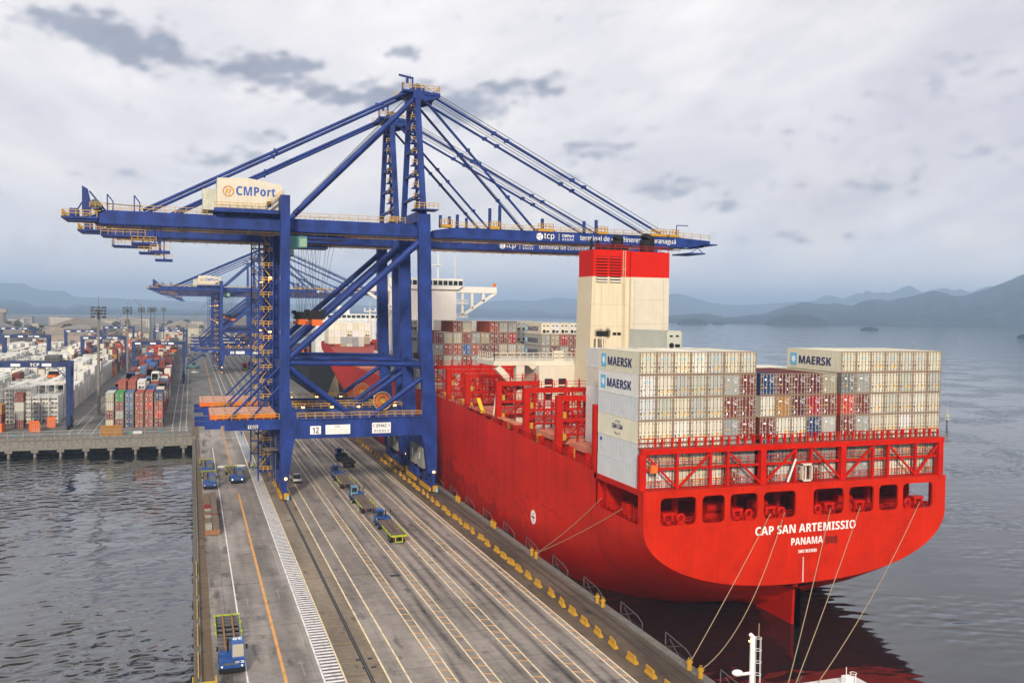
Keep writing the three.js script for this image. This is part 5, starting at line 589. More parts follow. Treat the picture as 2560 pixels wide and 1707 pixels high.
// ================= the container yard =================
const yardCH = 2.75;
{
  const stuff = {}; const add = (c, x, y, z) => (stuff[c] ||= []).push([x, y, z]);
  // coloured block beside the quay road: six rows
  const xs = [-24.1, -21.3, -18.4, -15.5, -12.65, -9.8], mixC = 'BBXXGPNSUBRWCMTE';
  const front = ['PEScXN'.replace('c', 'X'), 'PBSXRX', 'BGNXXR', 'CBNXXB'];
  const h = []; for (let b = 0; b < 18; b++) h.push(xs.map((_, i) => b === 0 ? 4 : b === 1 ? (i === 1 || i === 2 || i === 3 ? 5 : 4) : b > 9 ? 4 + (rnd() < 0.4 ? 1 : 0) : 3 + Math.floor(rnd() * 2.6)));
  const q = rng(21);
  for (let b = 0; b < 18; b++) xs.forEach((x, i) => {
    const z = -312.7 - b * 12.7; for (let k = 0; k < h[b][i]; k++) {
      let c = b === 0 ? front[3 - k][i] : mixC[Math.floor(q() * mixC.length)]; if (b === 1 && k === 4) c = i === 3 ? 'W' : 'X';
      const shown = (b === 0) || (k === h[b][i] - 1 && b < 7) || (b === 1 && k === 4);
      if (shown) { const t = container(C_[c], reeferish(c), [x, k * yardCH, z], `${C_[c]} container in the mixed yard block, ${ORD[b]} bay, ${ORD[i]} row, ${k === h[b][i] - 1 ? 'top' : ORD[k]} level`, 'mixed block of yard containers', { bars: b < 2, stickers: b === 0 ? 'plain' : null, gear: b === 1 && c === 'W', plain: b > 2 }); t.scale.set(1, yardCH / CH, 1); }
      else add(C_[c], x, k * yardCH, z);
    }
  });
  // white refrigerated block with steel service racks between its bays
  const wc = 'WWWWWCP'; let first = 0;
  for (let b = 0; b < 30; b++) for (let i = 0; i < 22; i++) {
    const x = -42.2 - i * 2.62 - (i >= 6 ? 7.5 : 0) - (i >= 12 ? 9 : 0) - (i >= 17 ? 8 : 0), z = -332 - b * 15.0, n = b % 5 === 4 && i < 6 ? 3 : 3 + Math.floor(q() * 2.2); if (b > 15 && i < 6) continue;
    for (let k = 0; k < Math.min(n, 4); k++) { const c = q() < 0.06 ? 'B' : wc[Math.floor(q() * 7)]; if (b === 0 && i < 6) { const t = container(C_[c], true, [x, k * 2.85, z], `${C_[c]} refrigerated container in the front of the white yard block, ${ORD[i]} row, ${ORD[k]} level`, 'white block of yard containers', { gear: true }); } else if (b === 1 && i < 6 && k === Math.min(n, 4) - 1) container(C_[c], true, [x, k * 2.85, z], `${C_[c]} refrigerated container on top of the white yard block, second bay, ${ORD[i]} row`, 'white block of yard containers', { plain: true }); else add(C_[c], x, k * 2.85, z); }
  }
  // farther mixed blocks
  const far = 'BXBTOGWYMNWCC';
  for (let b = 0; b < 34; b++) for (let i = 0; i < 9; i++) { const x = -41.5 - i * 2.7 - (i > 4 ? 6 : 0), z = -560 - b * 12.8, n = 2 + Math.floor(q() * 3.2); for (let k = 0; k < n; k++) add(C_[far[Math.floor(q() * far.length)]], x, k * yardCH, z); }
  for (let b = 0; b < 26; b++) for (let i = 0; i < 6; i++) { const x = -12.5 - i * 2.75, z = -560 - b * 13, n = 2 + Math.floor(q() * 3.4); for (let k = 0; k < n; k++) add(C_['BXBWCMRGY'[Math.floor(q() * 9)]], x, k * yardCH, z); }
  for (let b = 0; b < 20; b++) for (let i = 0; i < 30; i++) { const x = -112 - i * 3.2 - Math.floor(i / 6) * 8, z = -470 - b * 14, n = Math.floor(q() * 4.2); for (let k = 0; k < n; k++) add(C_['WCWWXBTGWYON'[Math.floor(q() * 12)]], x, k * yardCH, z); }
  const all = Object.entries(stuff), total = all.reduce((s, e) => s + e[1].length, 0), white = cm['yard'] = mat([1, 1, 1], { map: rep(rustT, 6.3, 4.1), roughness: 0.65 });
  const im = new THREE.InstancedMesh(K.core, white, total), mm = new THREE.Matrix4(); let n = 0; for (const [c, l] of all) for (const p of l) { im.setMatrixAt(n, mm.makeTranslation(p[0], p[1] - 0.003, p[2]).multiply(new THREE.Matrix4().makeScale(1, 0.94, 1))); im.setColorAt(n++, lin(...contCol[c]).multiplyScalar(0.85 + q() * 0.3)); }
  im.name = 'yard_containers'; scene.add(tag(im, 'mass of containers stacked across the yard behind the front blocks', 'containers', null, 'stuff'));
  // service racks of the white block
  for (let r = 0; r < 3; r++) { const t = thing('reefer_rack', `pale steel service rack across the white block, ${ORD[r]} from the basin`, 'steel rack', [-42.2, 0, -331 - r * 15], 0, 'service racks of the white block'); for (let k = 1; k < 5; k++) new MB().box(-15.6, 1.3, k * 2.85 - 0.15, k * 2.85, 0.3, 0.9).build('rack_beam', M.white, t); for (let i = 0; i < 7; i++) new MB().box(-15.6 + i * 2.8, -15.4 + i * 2.8, 0, 12.2, 0.4, 0.7).build('rack_post', M.white, t); const e = new MB(); for (let k = 1; k < 5; k++) e.rail([V(-15.6, k * 2.85, 0.9), V(1.3, k * 2.85, 0.9)], 1, 2.4, 0.04); e.build('rack_railing', M.white, t); }
  // single boxes near the pier
  const small = (c, x, z, turn, L, label, y = 0, s = 1) => { const t = container(c, false, [x, y, z], label, 'loose containers by the pier', { bars: true, turn }); t.scale.set(1, yardCH / CH, L / CL); return t; };
  small('orange', -44.2, -308.4, 0.25, 6.06, 'bright orange twenty-foot container, larger looking of the orange pair'); small('orange', -41.4, -319, 0.12, 6.06, 'bright orange twenty-foot container tucked behind its twin'); small('ochre', -19.3, -296.4, Math.PI / 2, 6.06, 'ochre yellow container lying along the pier kerb');
  ['brown', 'grey', 'pale grey', 'brown'].forEach((c, k) => small(c, -50, -317, 0.05, 6.06, `${c} container in the lone stack beside the orange boxes, ${ORD[k]} from ground`, k * yardCH));
  [['orange', 0], ['brown', 1], ['ochre', 2]].forEach(([c, k], i) => small(c, -54.6, -309, 0, 6.06, `${c} container at the frame edge, ${ORD[i]} in its pile`, k * yardCH));
  small('orange', -40.9, -549, 0, 6.06, 'orange container at ground level closing the far end of the white block', 0); small('orange', -40.9, -549, 0, 6.06, 'orange container stacked upon the orange one at the white block end', yardCH); small('brown', -40.9, -549, 0, 6.06, 'brown container crowning the orange pair', 2 * yardCH);
}
// rubber-tyred yard gantries
function makeRTG() {
  const t = thing('yard_gantry', '', 'gantry crane', [0, 0, 0], 0, 'yard gantry cranes'), S = 11.8;
  for (const s of [-1, 1]) { for (const z of [-3.4, 3.4]) new MB().hex([V(s * S + 0.75, 19.2, z + 0.45), V(s * S + 0.75, 19.2, z - 0.45), V(s * S - 0.75, 19.2, z - 0.45), V(s * S - 0.75, 19.2, z + 0.45), V(s * S + 0.55, 2.2, z + 0.4), V(s * S + 0.55, 2.2, z - 0.4), V(s * S - 0.55, 2.2, z - 0.4), V(s * S - 0.55, 2.2, z + 0.4)].reverse()).build('leg', M.rtgBlue, t); new MB().box(s * S - 0.6, s * S + 0.6, 1.3, 2.3, -5.2, 5.2).build('lower_beam', M.rtgBlue, t); for (const z of [-4.4, -2.6, 2.6, 4.4]) new MB().tube(V(s * S - 0.35, 0.75, z), V(s * S + 0.35, 0.75, z), 0.75, 12).build('wheel', M.tyre, t); new MB().box(s * S - 0.8, s * S + 0.8, 2.3, 4.2, -1.6, 1.6).build('drive_cabinet', s > 0 ? M.steel : M.yellow, t); }
  for (const z of [-3.4, 3.4]) new MB().box(-12.6, 12.6, 19.25, 20.9, z - 0.5, z + 0.5).build('top_beam', M.rtgBlue, t);
  for (const x of [-11, -4, 4.5]) new MB().box(x, x + 2.6, 19.55, 20.4, 3.91, 3.93).build('name_plate', M.plainWhite, t);
  sign('TCP', 0.9, 2.6, M.text, t, [1.2, 19.6, 3.92]); for (const [x, sx] of [[9.6, 1]]) new MB().bar(V(8.4, 19.2, 3.9), V(12, 15.2, 3.9), 0.25).build('knee_brace', M.blue, t);
  new MB().box(5.2, 9.4, 20.95, 22.8, -3.6, 3.6).build('trolley', M.steel, t); new MB().box(3.4, 5.1, 17.0, 19.2, 0.5, 2.6).build('operator_cab', M.cream, t); new MB().rail([V(-12.4, 20.9, 3.8), V(12.4, 20.9, 3.8)], 1.1, 2, 0.06).build('beam_railing', M.steel, t);
  for (const x of [6, 8.6]) new MB().tube(V(x, 20.95, 0), V(x, 17.4, 0), 0.06, 5).build('hoist_rope', M.cable, t); new MB().box(6, 8.6, 16.9, 17.7, -1.4, 1.4).build('head_block', M.black, t); new MB().box(6.1, 8.5, 16.3, 16.85, -5.8, 5.8).build('spreader', M.orange, t);
  return t;
}
const rtg = makeRTG(); rtg.position.set(-47.6, 0, -316.6); rtg.userData.label = 'blue yard gantry at the pier end of the white block';
[[-15.4, -498, 'blue yard gantry straddling the mixed block beside the quay road'], [-47.6, -585, 'blue yard gantry behind the second light mast'], [-92, -610, 'blue yard gantry with a wide dark beam over the middle blocks'], [-128, -560, 'dark blue yard gantry near the frame edge'], [-75, -745, 'blue yard gantry with a cream cab, farther back in the yard'], [-15.4, -770, 'hazy yard gantry next to the far quay cranes'], [-18, -860, 'hazy yard gantry beyond the dark lamp posts'], [-60, -880, 'faint yard gantry in front of the warehouses'], [-130, -820, 'faint yard gantry under the palm trees']].forEach(([x, z, l]) => copyOf(rtg, l, [x, 0, z]));
// high light masts
function makeMast() { const t = thing('light_mast', '', 'light mast', [0, 0, 0], 0, 'high light masts of the yard'); new MB().tube(V(0, 0, 0), V(0, 37, 0), 0.62, 12, 0.34).build('mast_pole', M.concrete, t); new MB().box(-1.6, 1.6, 0, 0.7, -1.6, 1.6).build('mast_foot', M.concrete, t); const c = new MB(); for (let k = 0; k < 4; k++) c.tube(V(0, 34.2 + k * 1.1, 0), V(0, 34.35 + k * 1.1, 0), 2.0 - 0.1 * (3 - k), 12); c.build('lamp_ring', M.steel, t); for (let k = 0; k < 4; k++) for (let i = 0; i < 8; i++) { const a = i / 8 * 6.283 + k * 0.2, r = 2.3; const o = new MB().box(-0.32, 0.32, -0.32, 0.3, -0.22, 0.22).build('lamp_head', M.steel, t); o.position.set(Math.cos(a) * r, 34.4 + k * 1.1, Math.sin(a) * r); o.rotation.set(0.4, -a + Math.PI / 2, 0); } new MB().tube(V(0, 37, 0), V(0, 41.5, 0), 0.06, 5).build('lightning_rod', M.steel, t); return t; }
const mast = makeMast(); mast.position.set(-30.5, 0, -350.3); mast.userData.label = 'tall concrete light mast beside the mixed container block';
[[-34.6, -572, 'second tall light mast, in the lane behind the white block'], [-36, -760, 'dark light mast, first of the distant four'], [-31, -800, 'dark light mast, second of the distant four'], [-34, -960, 'dark light mast, third of the distant four'], [-27, -1020, 'dark light mast, last of the distant four']].forEach(([x, z, l], i) => { const c = copyOf(mast, l, [x, 0, z]); if (i > 0) c.traverse((o) => { if (o.name === 'mast_pole') o.material = M.steel; }); });

// ================= vehicles on the quay =================
const wheelAt = (p, x, y, z, r, w, m = M.tyre) => { const o = new MB().tube(V(-w / 2, 0, 0), V(w / 2, 0, 0), r, 16).build('wheel', m, p); o.position.set(x, y, z); new MB().tube(V(-w / 2 - 0.02, 0, 0), V(w / 2 + 0.02, 0, 0), r * 0.45, 10).build('rim', M.grey, o); return o; };
function makeTruck(number) {                            // yard tractor with empty skeleton trailer; faces +z, cab on its +x side
  const t = thing('terminal_truck', '', 'truck', [0, 0, 0], 0, 'terminal trucks on the quay');
  const body = new MB(); body.poly([[-1.3, 0.75], [1.3, 0.75], [1.3, 1.55], [-1.3, 1.62]], 6.2, 7.6); body.box(-1.28, 0.0, 0.75, 1.75, 5.0, 6.2); body.box(-1.1, 1.1, 0.7, 1.0, 2.6, 6.3); body.build('chassis', M.truckBlue, t);
  new MB().box(-1.32, 1.32, 0.35, 0.75, 6.9, 7.75).build('bumper', M.black, t); new MB().box(-0.9, 0.6, 1.1, 1.3, 7.6, 7.64).build('grille', M.steel, t);
  const cab = new MB().hex([V(-0.05, 3.05, 6.5), V(1.25, 3.05, 6.5), V(1.25, 3.05, 5.05), V(-0.05, 3.05, 5.05), V(-0.05, 1.5, 7.2), V(1.28, 1.5, 7.2), V(1.28, 1.5, 5.0), V(-0.05, 1.5, 5.0)]).build('cab', M.truckBlue, t);
  new MB().quad(V(0.05, 1.72, 7.125), V(1.18, 1.72, 7.125), V(1.16, 2.85, 6.615), V(0.07, 2.85, 6.615)).build('windscreen', number ? mat([0.34, 0.31, 0.24], { roughness: 0.15 }) : mat([0.10, 0.11, 0.11], { roughness: 0.12 }), cab); for (const x of [-0.06, 1.27]) new MB().box(x, x + 0.02, 1.9, 2.8, 5.3, 6.35).build('side_window', M.glass, cab); new MB().box(0.15, 1.1, 1.9, 2.8, 4.99, 5.03).build('rear_window', M.glass, cab);
  new MB().box(0.0, 1.2, 3.052, 3.1, 5.1, 6.45).build('cab_roof', mat([0.06, 0.16, 0.42], { map: w3 }), cab); if (number) { sign(number, 0.62, 0.95, M.text, cab, [1.07, 3.112, 5.35], [-Math.PI / 2, 0, Math.PI]); sign(number, 0.26, 0.34, M.text, cab, [0.85, 1.24, 7.645]); sign('CTV', 0.2, 0.4, M.text, cab, [0.32, 1.26, 7.645]); }
  for (const x of [-1.45, 1.5]) new MB().box(x - 0.1, x + 0.1, 2.2, 2.7, 6.3, 6.4).build('mirror', M.black, t); for (const x of [-1.0, 1.0]) { const o = put('headlamp', new THREE.SphereGeometry(0.12, 8, 6), M.plainWhite, t); o.position.set(x, 0.95, 7.62); }
  new MB().tube(V(-0.35, 1.7, 5.2), V(-0.35, 3.0, 5.2), 0.1, 8).build('exhaust', M.black, t); new MB().box(-0.8, 0.9, 1.0, 1.3, 3.0, 4.4).build('fifth_wheel', M.steel, t);
  for (const x of [-1.05, 1.05]) { wheelAt(t, x, 0.5, 6.5, 0.5, 0.38); wheelAt(t, x, 0.5, 3.6, 0.52, 0.5); }
  const tr = new THREE.Group(); tr.name = 'trailer'; t.add(tr);
  for (const x of [-0.52, 0.52]) new MB().box(x - 0.09, x + 0.09, 1.15, 1.5, -7.6, 4.6).build('long_beam', M.rustBeam, tr);
  for (const z of [-7.4, -6.4, -5.5, -4.4, -2.8, -1.2, 0.2, 1.6, 3.0, 4.3]) new MB().box(-1.3, 1.3, 1.2, 1.42, z - 0.14, z + 0.14).build('cross_member', M.steel, tr);
  for (const x of [-1.38, 1.32]) { new MB().box(x, x + 0.06, 1.3, 1.62, -7.5, -0.6).build('side_rail', M.lime, tr); for (const z of [-7.2, -4.2, -1, 4.2]) new MB().bar(V(x, 1.42, z), V(x * 1.1, 1.78, z), 0.1).build('container_guide', M.lime, tr); }
  const tail = new MB(); tail.box(-1.25, 1.25, 1.25, 1.55, -7.72, -7.62); tail.box(-0.65, -0.5, 0.4, 1.25, -7.72, -7.62); tail.box(0.5, 0.65, 0.4, 1.25, -7.72, -7.62); tail.box(-0.65, 0.65, 0.35, 0.5, -7.72, -7.62); tail.build('tail_frame', M.lime, tr); for (const x of [-1.0, 0.75]) new MB().box(x, x + 0.25, 1.0, 1.15, -7.75, -7.73).build('tail_lamp', mat([0.5, 0.02, 0.01]), tr);
  for (const z of [-5.9, -4.7]) for (const x of [-0.95, 0.95]) wheelAt(tr, x, 0.52, z, 0.52, 0.6);
  new MB().box(-0.6, 0.6, 0.7, 1.15, -5.2, -2.4).build('axle_frame', M.black, tr);
  return t;
}
const tk = makeTruck('20'); tk.position.set(4.05, 0, -106); tk.userData.label = 'blue terminal truck marked with the number twenty, empty trailer, by the basin edge';
const tkPlain = makeTruck(''); tkPlain.position.set(3.7, 0, -209.2); tkPlain.userData.label = 'blue terminal truck parked behind the pile of crates';
copyOf(tkPlain, 'dark blue terminal truck parked at the end of the basin-side row', [3.4, 0, -226]);
const tkC = copyOf(tkPlain, 'blue terminal truck with lit headlamps driving on the orange line', [9.0, 0, -214.5]); tkC.rotation.y = 0.06; tkC.traverse((o) => { if (o.name === 'headlamp') o.material = mat([1, 1, 1], { emissive: new THREE.Color(1, 1, 0.95), emissiveIntensity: 3 }); });
[[31.9, -153.8, 'blue terminal truck at the tail of the queue, lime green rear frame showing'], [31.2, -176.6, 'pale blue cabbed terminal truck second in the queue, ahead of the lime green tail'], [31.2, -201.5, 'terminal truck third in the queue under crane twelve'], [35.9, -227.5, 'dark terminal truck in the next lane, beside the head of the queue']].forEach(([x, z, l], i) => { const c = copyOf(tkPlain, l, [x, 0, z], Math.PI); if (i === 3) c.traverse((o) => { if (/side_rail|container_guide|tail_frame|chassis|long_beam|cross_member/.test(o.name)) o.material = M.black; }); if (i === 1 || i === 2) c.traverse((o) => { if (o.name === 'tail_frame') o.material = M.steel; if (/^cab$|cab_roof/.test(o.name) && i === 1) o.material = mat([0.14, 0.27, 0.40], { map: w3 }); }); });
for (const [x, z, l] of [[31, -590, 'far truck with a maroon load, first under the third crane'], [35.5, -605, 'far truck with a maroon load, second under the third crane']]) { copyOf(tkPlain, l, [x, 0, z], Math.PI); container('crimson', false, [x + CW / 2 - CW / 2, 1.52, z + 6.5], `maroon container riding on the ${x < 33 ? 'first' : 'second'} far truck`, 'containers on far trucks', { plain: true }); }
function makeCar(name, label, color, pickup, pos, turn) {
  const t = thing(name, label, 'car', pos, turn, 'cars on the quay'), m = mat(color, { roughness: 0.35, map: w8 }), w = 0.88;
  const prof = pickup ? [[-2.5, 0.45], [2.45, 0.45], [2.5, 0.85], [2.2, 1.02], [1.25, 1.08], [-2.5, 1.08]] : [[-2.1, 0.4], [2.1, 0.4], [2.15, 0.8], [1.9, 0.95], [-2.0, 1.0], [-2.15, 0.8]];
  const o = new MB().poly(prof, -w, w).build('body', m, t); o.rotation.y = Math.PI / 2; o.position.set(0, 0, 0); o.scale.x = -1;
  const c = new MB(); const g = pickup ? [0.95, -0.75, 0.6, -0.55] : [1.1, -1.7, 0.45, -1.2]; c.hex([V(-0.7, 1.72, g[2]), V(0.7, 1.72, g[2]), V(0.7, 1.72, g[3]), V(-0.7, 1.72, g[3]), V(-0.84, 1.04, g[0]), V(0.84, 1.04, g[0]), V(0.84, 1.04, g[1]), V(-0.84, 1.04, g[1])]); c.build('cabin_glass', M.glass, t); new MB().box(-0.68, 0.68, 1.72, 1.76, g[3] + 0.03, g[2] - 0.03).build('roof', m, t);
  if (pickup) new MB().box(-0.75, 0.75, 1.085, 1.1, -2.4, -0.8).build('load_bed', M.black, t); new MB().box(-0.86, 0.86, 0.4, 0.6, -2.56, -2.5).build('rear_bumper', M.black, t);
  for (const z of [-1.5, 1.5]) for (const x of [-0.8, 0.8]) wheelAt(t, x, 0.36, z, 0.36, 0.25); return t;
}
makeCar('pickup_truck', 'white pickup parked beside the leg of crane twelve', [0.62, 0.62, 0.6], true, [21.9, 0, -206], Math.PI); makeCar('parked_car', 'white car parked alone on the quay road near the yard gantry', [0.7, 0.7, 0.68], false, [2, 0, -567], 1.4); makeCar('parked_car', 'pale car standing near the feet of the far cranes', [0.6, 0.6, 0.55], false, [13.5, 0, -640], 0.2);
[[-1.5, -700], [1, -720], [-1, -760], [3, -780]].forEach(([x, z], i) => makeCar('parked_car', `dark vehicle waiting on the far quay road, ${ORD[i]} along`, [0.03, 0.05, 0.08], true, [x, 0, z], 0));
{ // reach stacker
  const t = thing('reach_stacker', 'dark teal reach stacker with raised boom on the quay road', 'vehicle', [1.2, 0, -613], Math.PI / 2 + 0.2); new MB().box(-1.9, 1.9, 1.0, 2.1, -4, 3.6).build('chassis', M.teal, t); new MB().box(-1, 0.5, 2.1, 3.8, -0.6, 1.2).build('cab', M.glass, t); new MB().bar(V(0.9, 2.6, -3.6), V(0.9, 9.2, 6.8), 0.9).build('boom', M.blueDark, t); new MB().bar(V(0.9, 2, 0.6), V(0.9, 6, 2.6), 0.35).build('lift_cylinder', M.steel, t); new MB().box(-3, 4.6, 7.4, 8.2, 6.4, 7.4).build('spreader', M.black, t); for (const [x, z] of [[-1.7, 2.6], [1.7, 2.6], [-1.5, -3], [1.5, -3]]) wheelAt(t, x, 0.85, z, 0.85, 0.7);
}
{ // long pile of grey crates on low flats by the basin edge
  const f = [[-160.7, -175.2], [-175.6, -190.4]]; f.forEach(([a, b], i) => { const t = thing('flat_rack', i ? 'rusty low flat under the far half of the crate pile' : 'rusty low flat under the near half of the crate pile', 'flat rack', [2.25, 0, 0], 0, 'rusty flats with crates'); new MB().box(0, 2.35, 0.1, 0.45, b, a).build('flat_deck', M.rustBeam, t); for (const z of [a - 0.15, b + 0.15]) new MB().box(0, 2.35, 0.45, 0.9, z - 0.12, z + 0.12).build('end_stop', M.rustBeam, t); for (const x of [0.1, 2.05]) new MB().box(x, x + 0.2, 0, 0.1, b, a).build('skid', M.rustBeam, t); });
  let n = 0; for (let z = -161.4; z > -189.4; z -= 1.93) for (const s of [0, 1]) { if (z < -174.2 && z > -176.8) continue; const h = 1.15 + rr(-0.14, 0.16), red = [8, 9, 14].includes(n), pale = [0, 6, 12].includes(n); const t = tag(put('crate', new MB().box(0, 1.05, 0, h, -1.75, 0).get(), red ? mat([0.33, 0.02, 0.02], { map: g2 }) : pale ? mat([0.45, 0.44, 0.38], { map: g2 }) : M.wood), red ? `red topped crate of the basin-side pile, ${ORD[Math.floor(n / 2)]} pair, ${s ? 'road' : 'water'} side` : `${pale ? 'pale' : 'grey brown'} crate in the basin-side pile, ${ORD[Math.floor(n / 2)]} pair, ${s ? 'road' : 'water'} side`, 'crate', 'crates piled by the basin'); t.position.set(2.3 + s * 1.13 + rr(-0.02, 0.02), 0.452, z); n++; }
}
// ================= quay furniture =================
{
  const prof = [[-0.3, 0], [0.3, 0], [0.3, 0.18], [0.14, 0.42], [0.09, 0.92], [-0.09, 0.92], [-0.14, 0.42], [-0.3, 0.18]]; const b = new MB(); for (let k = 0; k < 5; k++) { const z = -0.9 + k * 0.4; b.poly(prof, z, z + 0.22); b.poly(prof.map(([x, y]) => [x * 0.72, Math.max(0, y * 0.94)]), z + 0.22, z + 0.4); } b.poly([[-0.3, 0], [0.3, 0], [0.3, 0.18], [0.12, 0.5], [-0.12, 0.5], [-0.3, 0.18]], 1.1, 1.35); const g = b.get(), bm = mat([0.52, 0.285, 0.03], { map: rust(3), roughness: 0.75 }); let z = -76.5, i = 0;
  while (z > -268) { const o = tag(put('traffic_barrier', g, bm), `yellow traffic barrier beside the waterside crane rail, ${ORD[i]} counted from the viewer`, 'barrier', 'row of yellow barriers along the crane rail'); o.position.set(45.55 + rr(-0.18, 0.18), 0, z); o.rotation.y = rr(-0.16, 0.16); o.scale.setScalar(0.9); z -= rr(3.5, 5.0); i++; }
  const bo = new MB(); bo.tube(V(0, 0, 0), V(0, 0.62, 0), 0.3, 14, 0.24); bo.tube(V(0, 0.62, 0), V(0, 0.9, 0), 0.26, 14, 0.4); bo.tube(V(0, 0.9, 0), V(0, 1.02, 0), 0.4, 14, 0.24); const bg = bo.get(); const BZ = [-82.9, -85.2, -107, -108.7, -131.3, -133.2, -151.9, -153.4, -174.5, -176.2, -197, -199, -220, -222, -244, -246];
  BZ.forEach((zz, k) => { const o = thing('bollard', `yellow mooring bollard on the quay edge, ${ORD[k]} counted from the viewer`, 'bollard', [50.1, 0.16, zz], 0, 'mooring bollards along the berth'); put('bollard_body', bg, bm, o); put('lifting_ring', new THREE.TorusGeometry(0.16, 0.035, 6, 12), bm, o).position.y = 1.14; });
  let n = 0; for (let zz = -79; zz > -250; zz -= 11.75) { const t = thing('fender', `black rubber fender panel with a thin top frame, ${ORD[n]} along the berth`, 'fender', [51.02, 0, zz], 0, 'fenders along the berth'); n++; new MB().box(0, 1.1, -3.2, -0.6, -1.9, 1.9).build('fender_panel', M.black, t); const r = new MB(); r.bar(V(0.9, -0.55, -3), V(0.9, 1.15, -3), 0.09); r.bar(V(0.9, 1.15, -3), V(0.4, 1.15, 2.6), 0.09); r.bar(V(0.9, -0.55, 2.9), V(0.9, 0.4, 2.9), 0.09); r.bar(V(0.4, 1.15, 2.6), V(0.9, 0.3, 2.9), 0.08); r.bar(V(0.05, -0.3, -2.4), V(0.9, 0.9, 1), 0.07); r.bar(V(0.05, -0.3, 2.2), V(0.9, 0.7, -2), 0.07); r.build('top_frame', M.steel, t); new MB().box(0.02, 0.9, -0.6, -0.15, -2.4, 2.4).build('fender_bracket', M.black, t); }
  { const t = thing('yellow_gangway', 'corner of a yellow steel gangway at the bottom edge of the quay', 'gangway', [0.45, 0, -96.2]); new MB().box(-0.3, 2.0, 0.3, 0.5, 0, 5.5).build('gangway_deck', mat([0.72, 0.45, 0.02], { map: w3 }), t); for (const x of [-0.3, 1.9]) { new MB().box(x, x + 0.1, 0.5, 1.1, 0, 5.5).build('gangway_side', mat([0.72, 0.45, 0.02], { map: w3 }), t); new MB().box(x, x + 0.2, 0, 0.3, 0.2, 0.5).build('gangway_foot', M.steel, t); } }
}
// ================= mooring lines, workboat, beacons =================
function rope(label, a, b, sag, r = 0.055) { const p = []; for (let i = 0; i <= 16; i++) { const t = i / 16, q = a.clone().lerp(b, t); q.y -= sag * 4 * t * (1 - t); p.push(q); } tag(put('mooring_line', new MB().path(p, r, 6).get(), M.rope), label, 'mooring line', 'mooring lines of the red ship'); }
rope('taut mooring line from the fourth stern opening to the quay bollard', V(71.9, 11.9, -102.4), V(50.2, 0.95, -85.2), 0.25); rope('slack curving mooring line hanging to the bollard pair', V(74.1, 11.9, -102.4), V(50.2, 0.95, -83.0), 3.4);
rope('mooring line left of the ship name in the middle, leading below the frame', V(81.4, 12, -102.4), V(52.6, 0.8, -72.5), 0.5); rope('mooring line from the sixth stern opening, leading below the frame', V(86.3, 12, -102.4), V(52.6, 0.8, -72), 0.5); rope('mooring line from the outermost stern opening, leading below the frame', V(96.4, 12, -102.4), V(54.4, 0.8, -72.2), 1.6);
rope('thin mooring line from the ship side opening, upper one', V(53.2, 12.6, -114.5), V(50.1, 0.95, -131.3), 0.4, 0.05); rope('thin mooring line from the ship side opening, lower one', V(53.2, 12.4, -108.2), V(50.1, 0.95, -131.4), 0.3, 0.05);
for (let i = 0; i < 7; i++) rope(`bow mooring line seen through the crane portal, ${ORD[i]} from the hull`, V(58 + i * 0.9, 19.5 - i * 0.2, -392 - i * 3.5), V(50.1, 0.5, -330 - i * 6.5), 0.6, 0.1);
{ const o = new MB().box(-2.6, 2.6, -4.5, 0.4, -2, 2); const t = thing('mooring_dolphin', 'concrete mooring dolphin below the picture edge', 'mooring dolphin', [53.8, 0, -71.6]); o.build('dolphin_cap', M.concrete, t); for (const x of [-1.2, 0.6]) new MB().tube(V(x, 0.4, -0.6), V(x, 1.2, -0.6), 0.3, 12, 0.4).build('bollard', M.yellow, t); }
{ // workboat: only its mast tops rise into view
  const t = thing('workboat', 'white mast tops of a workboat lying off the stern', 'boat', [60.5, WL, -79.6]); new MB().poly([[-9.2, 0.9], [-8.4, -0.4], [8.4, -0.4], [9.6, 1.3], [-9.2, 1.2]], -2.6, 2.6).build('hull', M.blueDark, t); new MB().box(-8, 7.6, 1.15, 2.4, -1.6, 1.6).build('deckhouse', M.white, t);
  const m = new MB(); m.tube(V(-6.4, 2.4, 0), V(-6.4, 8.7, 0), 0.27, 14); m.tube(V(-6.4, 8.7, 0), V(-6.7, 8.95, 0), 0.2, 8); m.tube(V(-6.4, 5.0, 0.1), V(-8.0, 5.0, 0.1), 0.16, 8); m.build('mast', M.plainWhite, t); put('radar_dome', new THREE.SphereGeometry(0.5, 14, 8).scale(1.2, 0.62, 1), M.plainWhite, t).position.set(-8.2, 5.2, 0.1); { const o = put('mast_lamp', new THREE.SphereGeometry(0.1, 8, 6), M.lamp, t); o.position.set(-6.85, 8.3, 0.1); }
  const cage = (x, y0, y1) => { const c = new MB(); for (const a of [0, 1.57, 3.14, 4.71]) c.tube(V(x + Math.cos(a) * 0.36, y0, Math.sin(a) * 0.36), V(x + Math.cos(a) * 0.36, y1, Math.sin(a) * 0.36), 0.025, 5); for (let y = y1; y > y0; y -= 1.25) for (let i = 0; i < 12; i++) c.tube(V(x + Math.cos(i / 12 * 6.283) * 0.36, y, Math.sin(i / 12 * 6.283) * 0.36), V(x + Math.cos((i + 1) / 12 * 6.283) * 0.36, y, Math.sin((i + 1) / 12 * 6.283) * 0.36), 0.03, 4, 0.03, false); c.build('ladder_cage', M.plainWhite, t); };
  cage(-5.75, 2.4, 8.5); new MB().tube(V(-5.75, 8.5, 0.1), V(-5.75, 10, 0.1), 0.05, 5).build('aerial', M.rope, t); cage(6.2, 2.4, 3.45); new MB().box(5.0, 5.9, 2.4, 3.2, -0.4, 0.4).build('winch_box', M.plainWhite, t); new MB().tube(V(5.3, 3.2, 0), V(5.3, 4.2, 0), 0.04, 5).build('aerial', M.plainWhite, t);
}
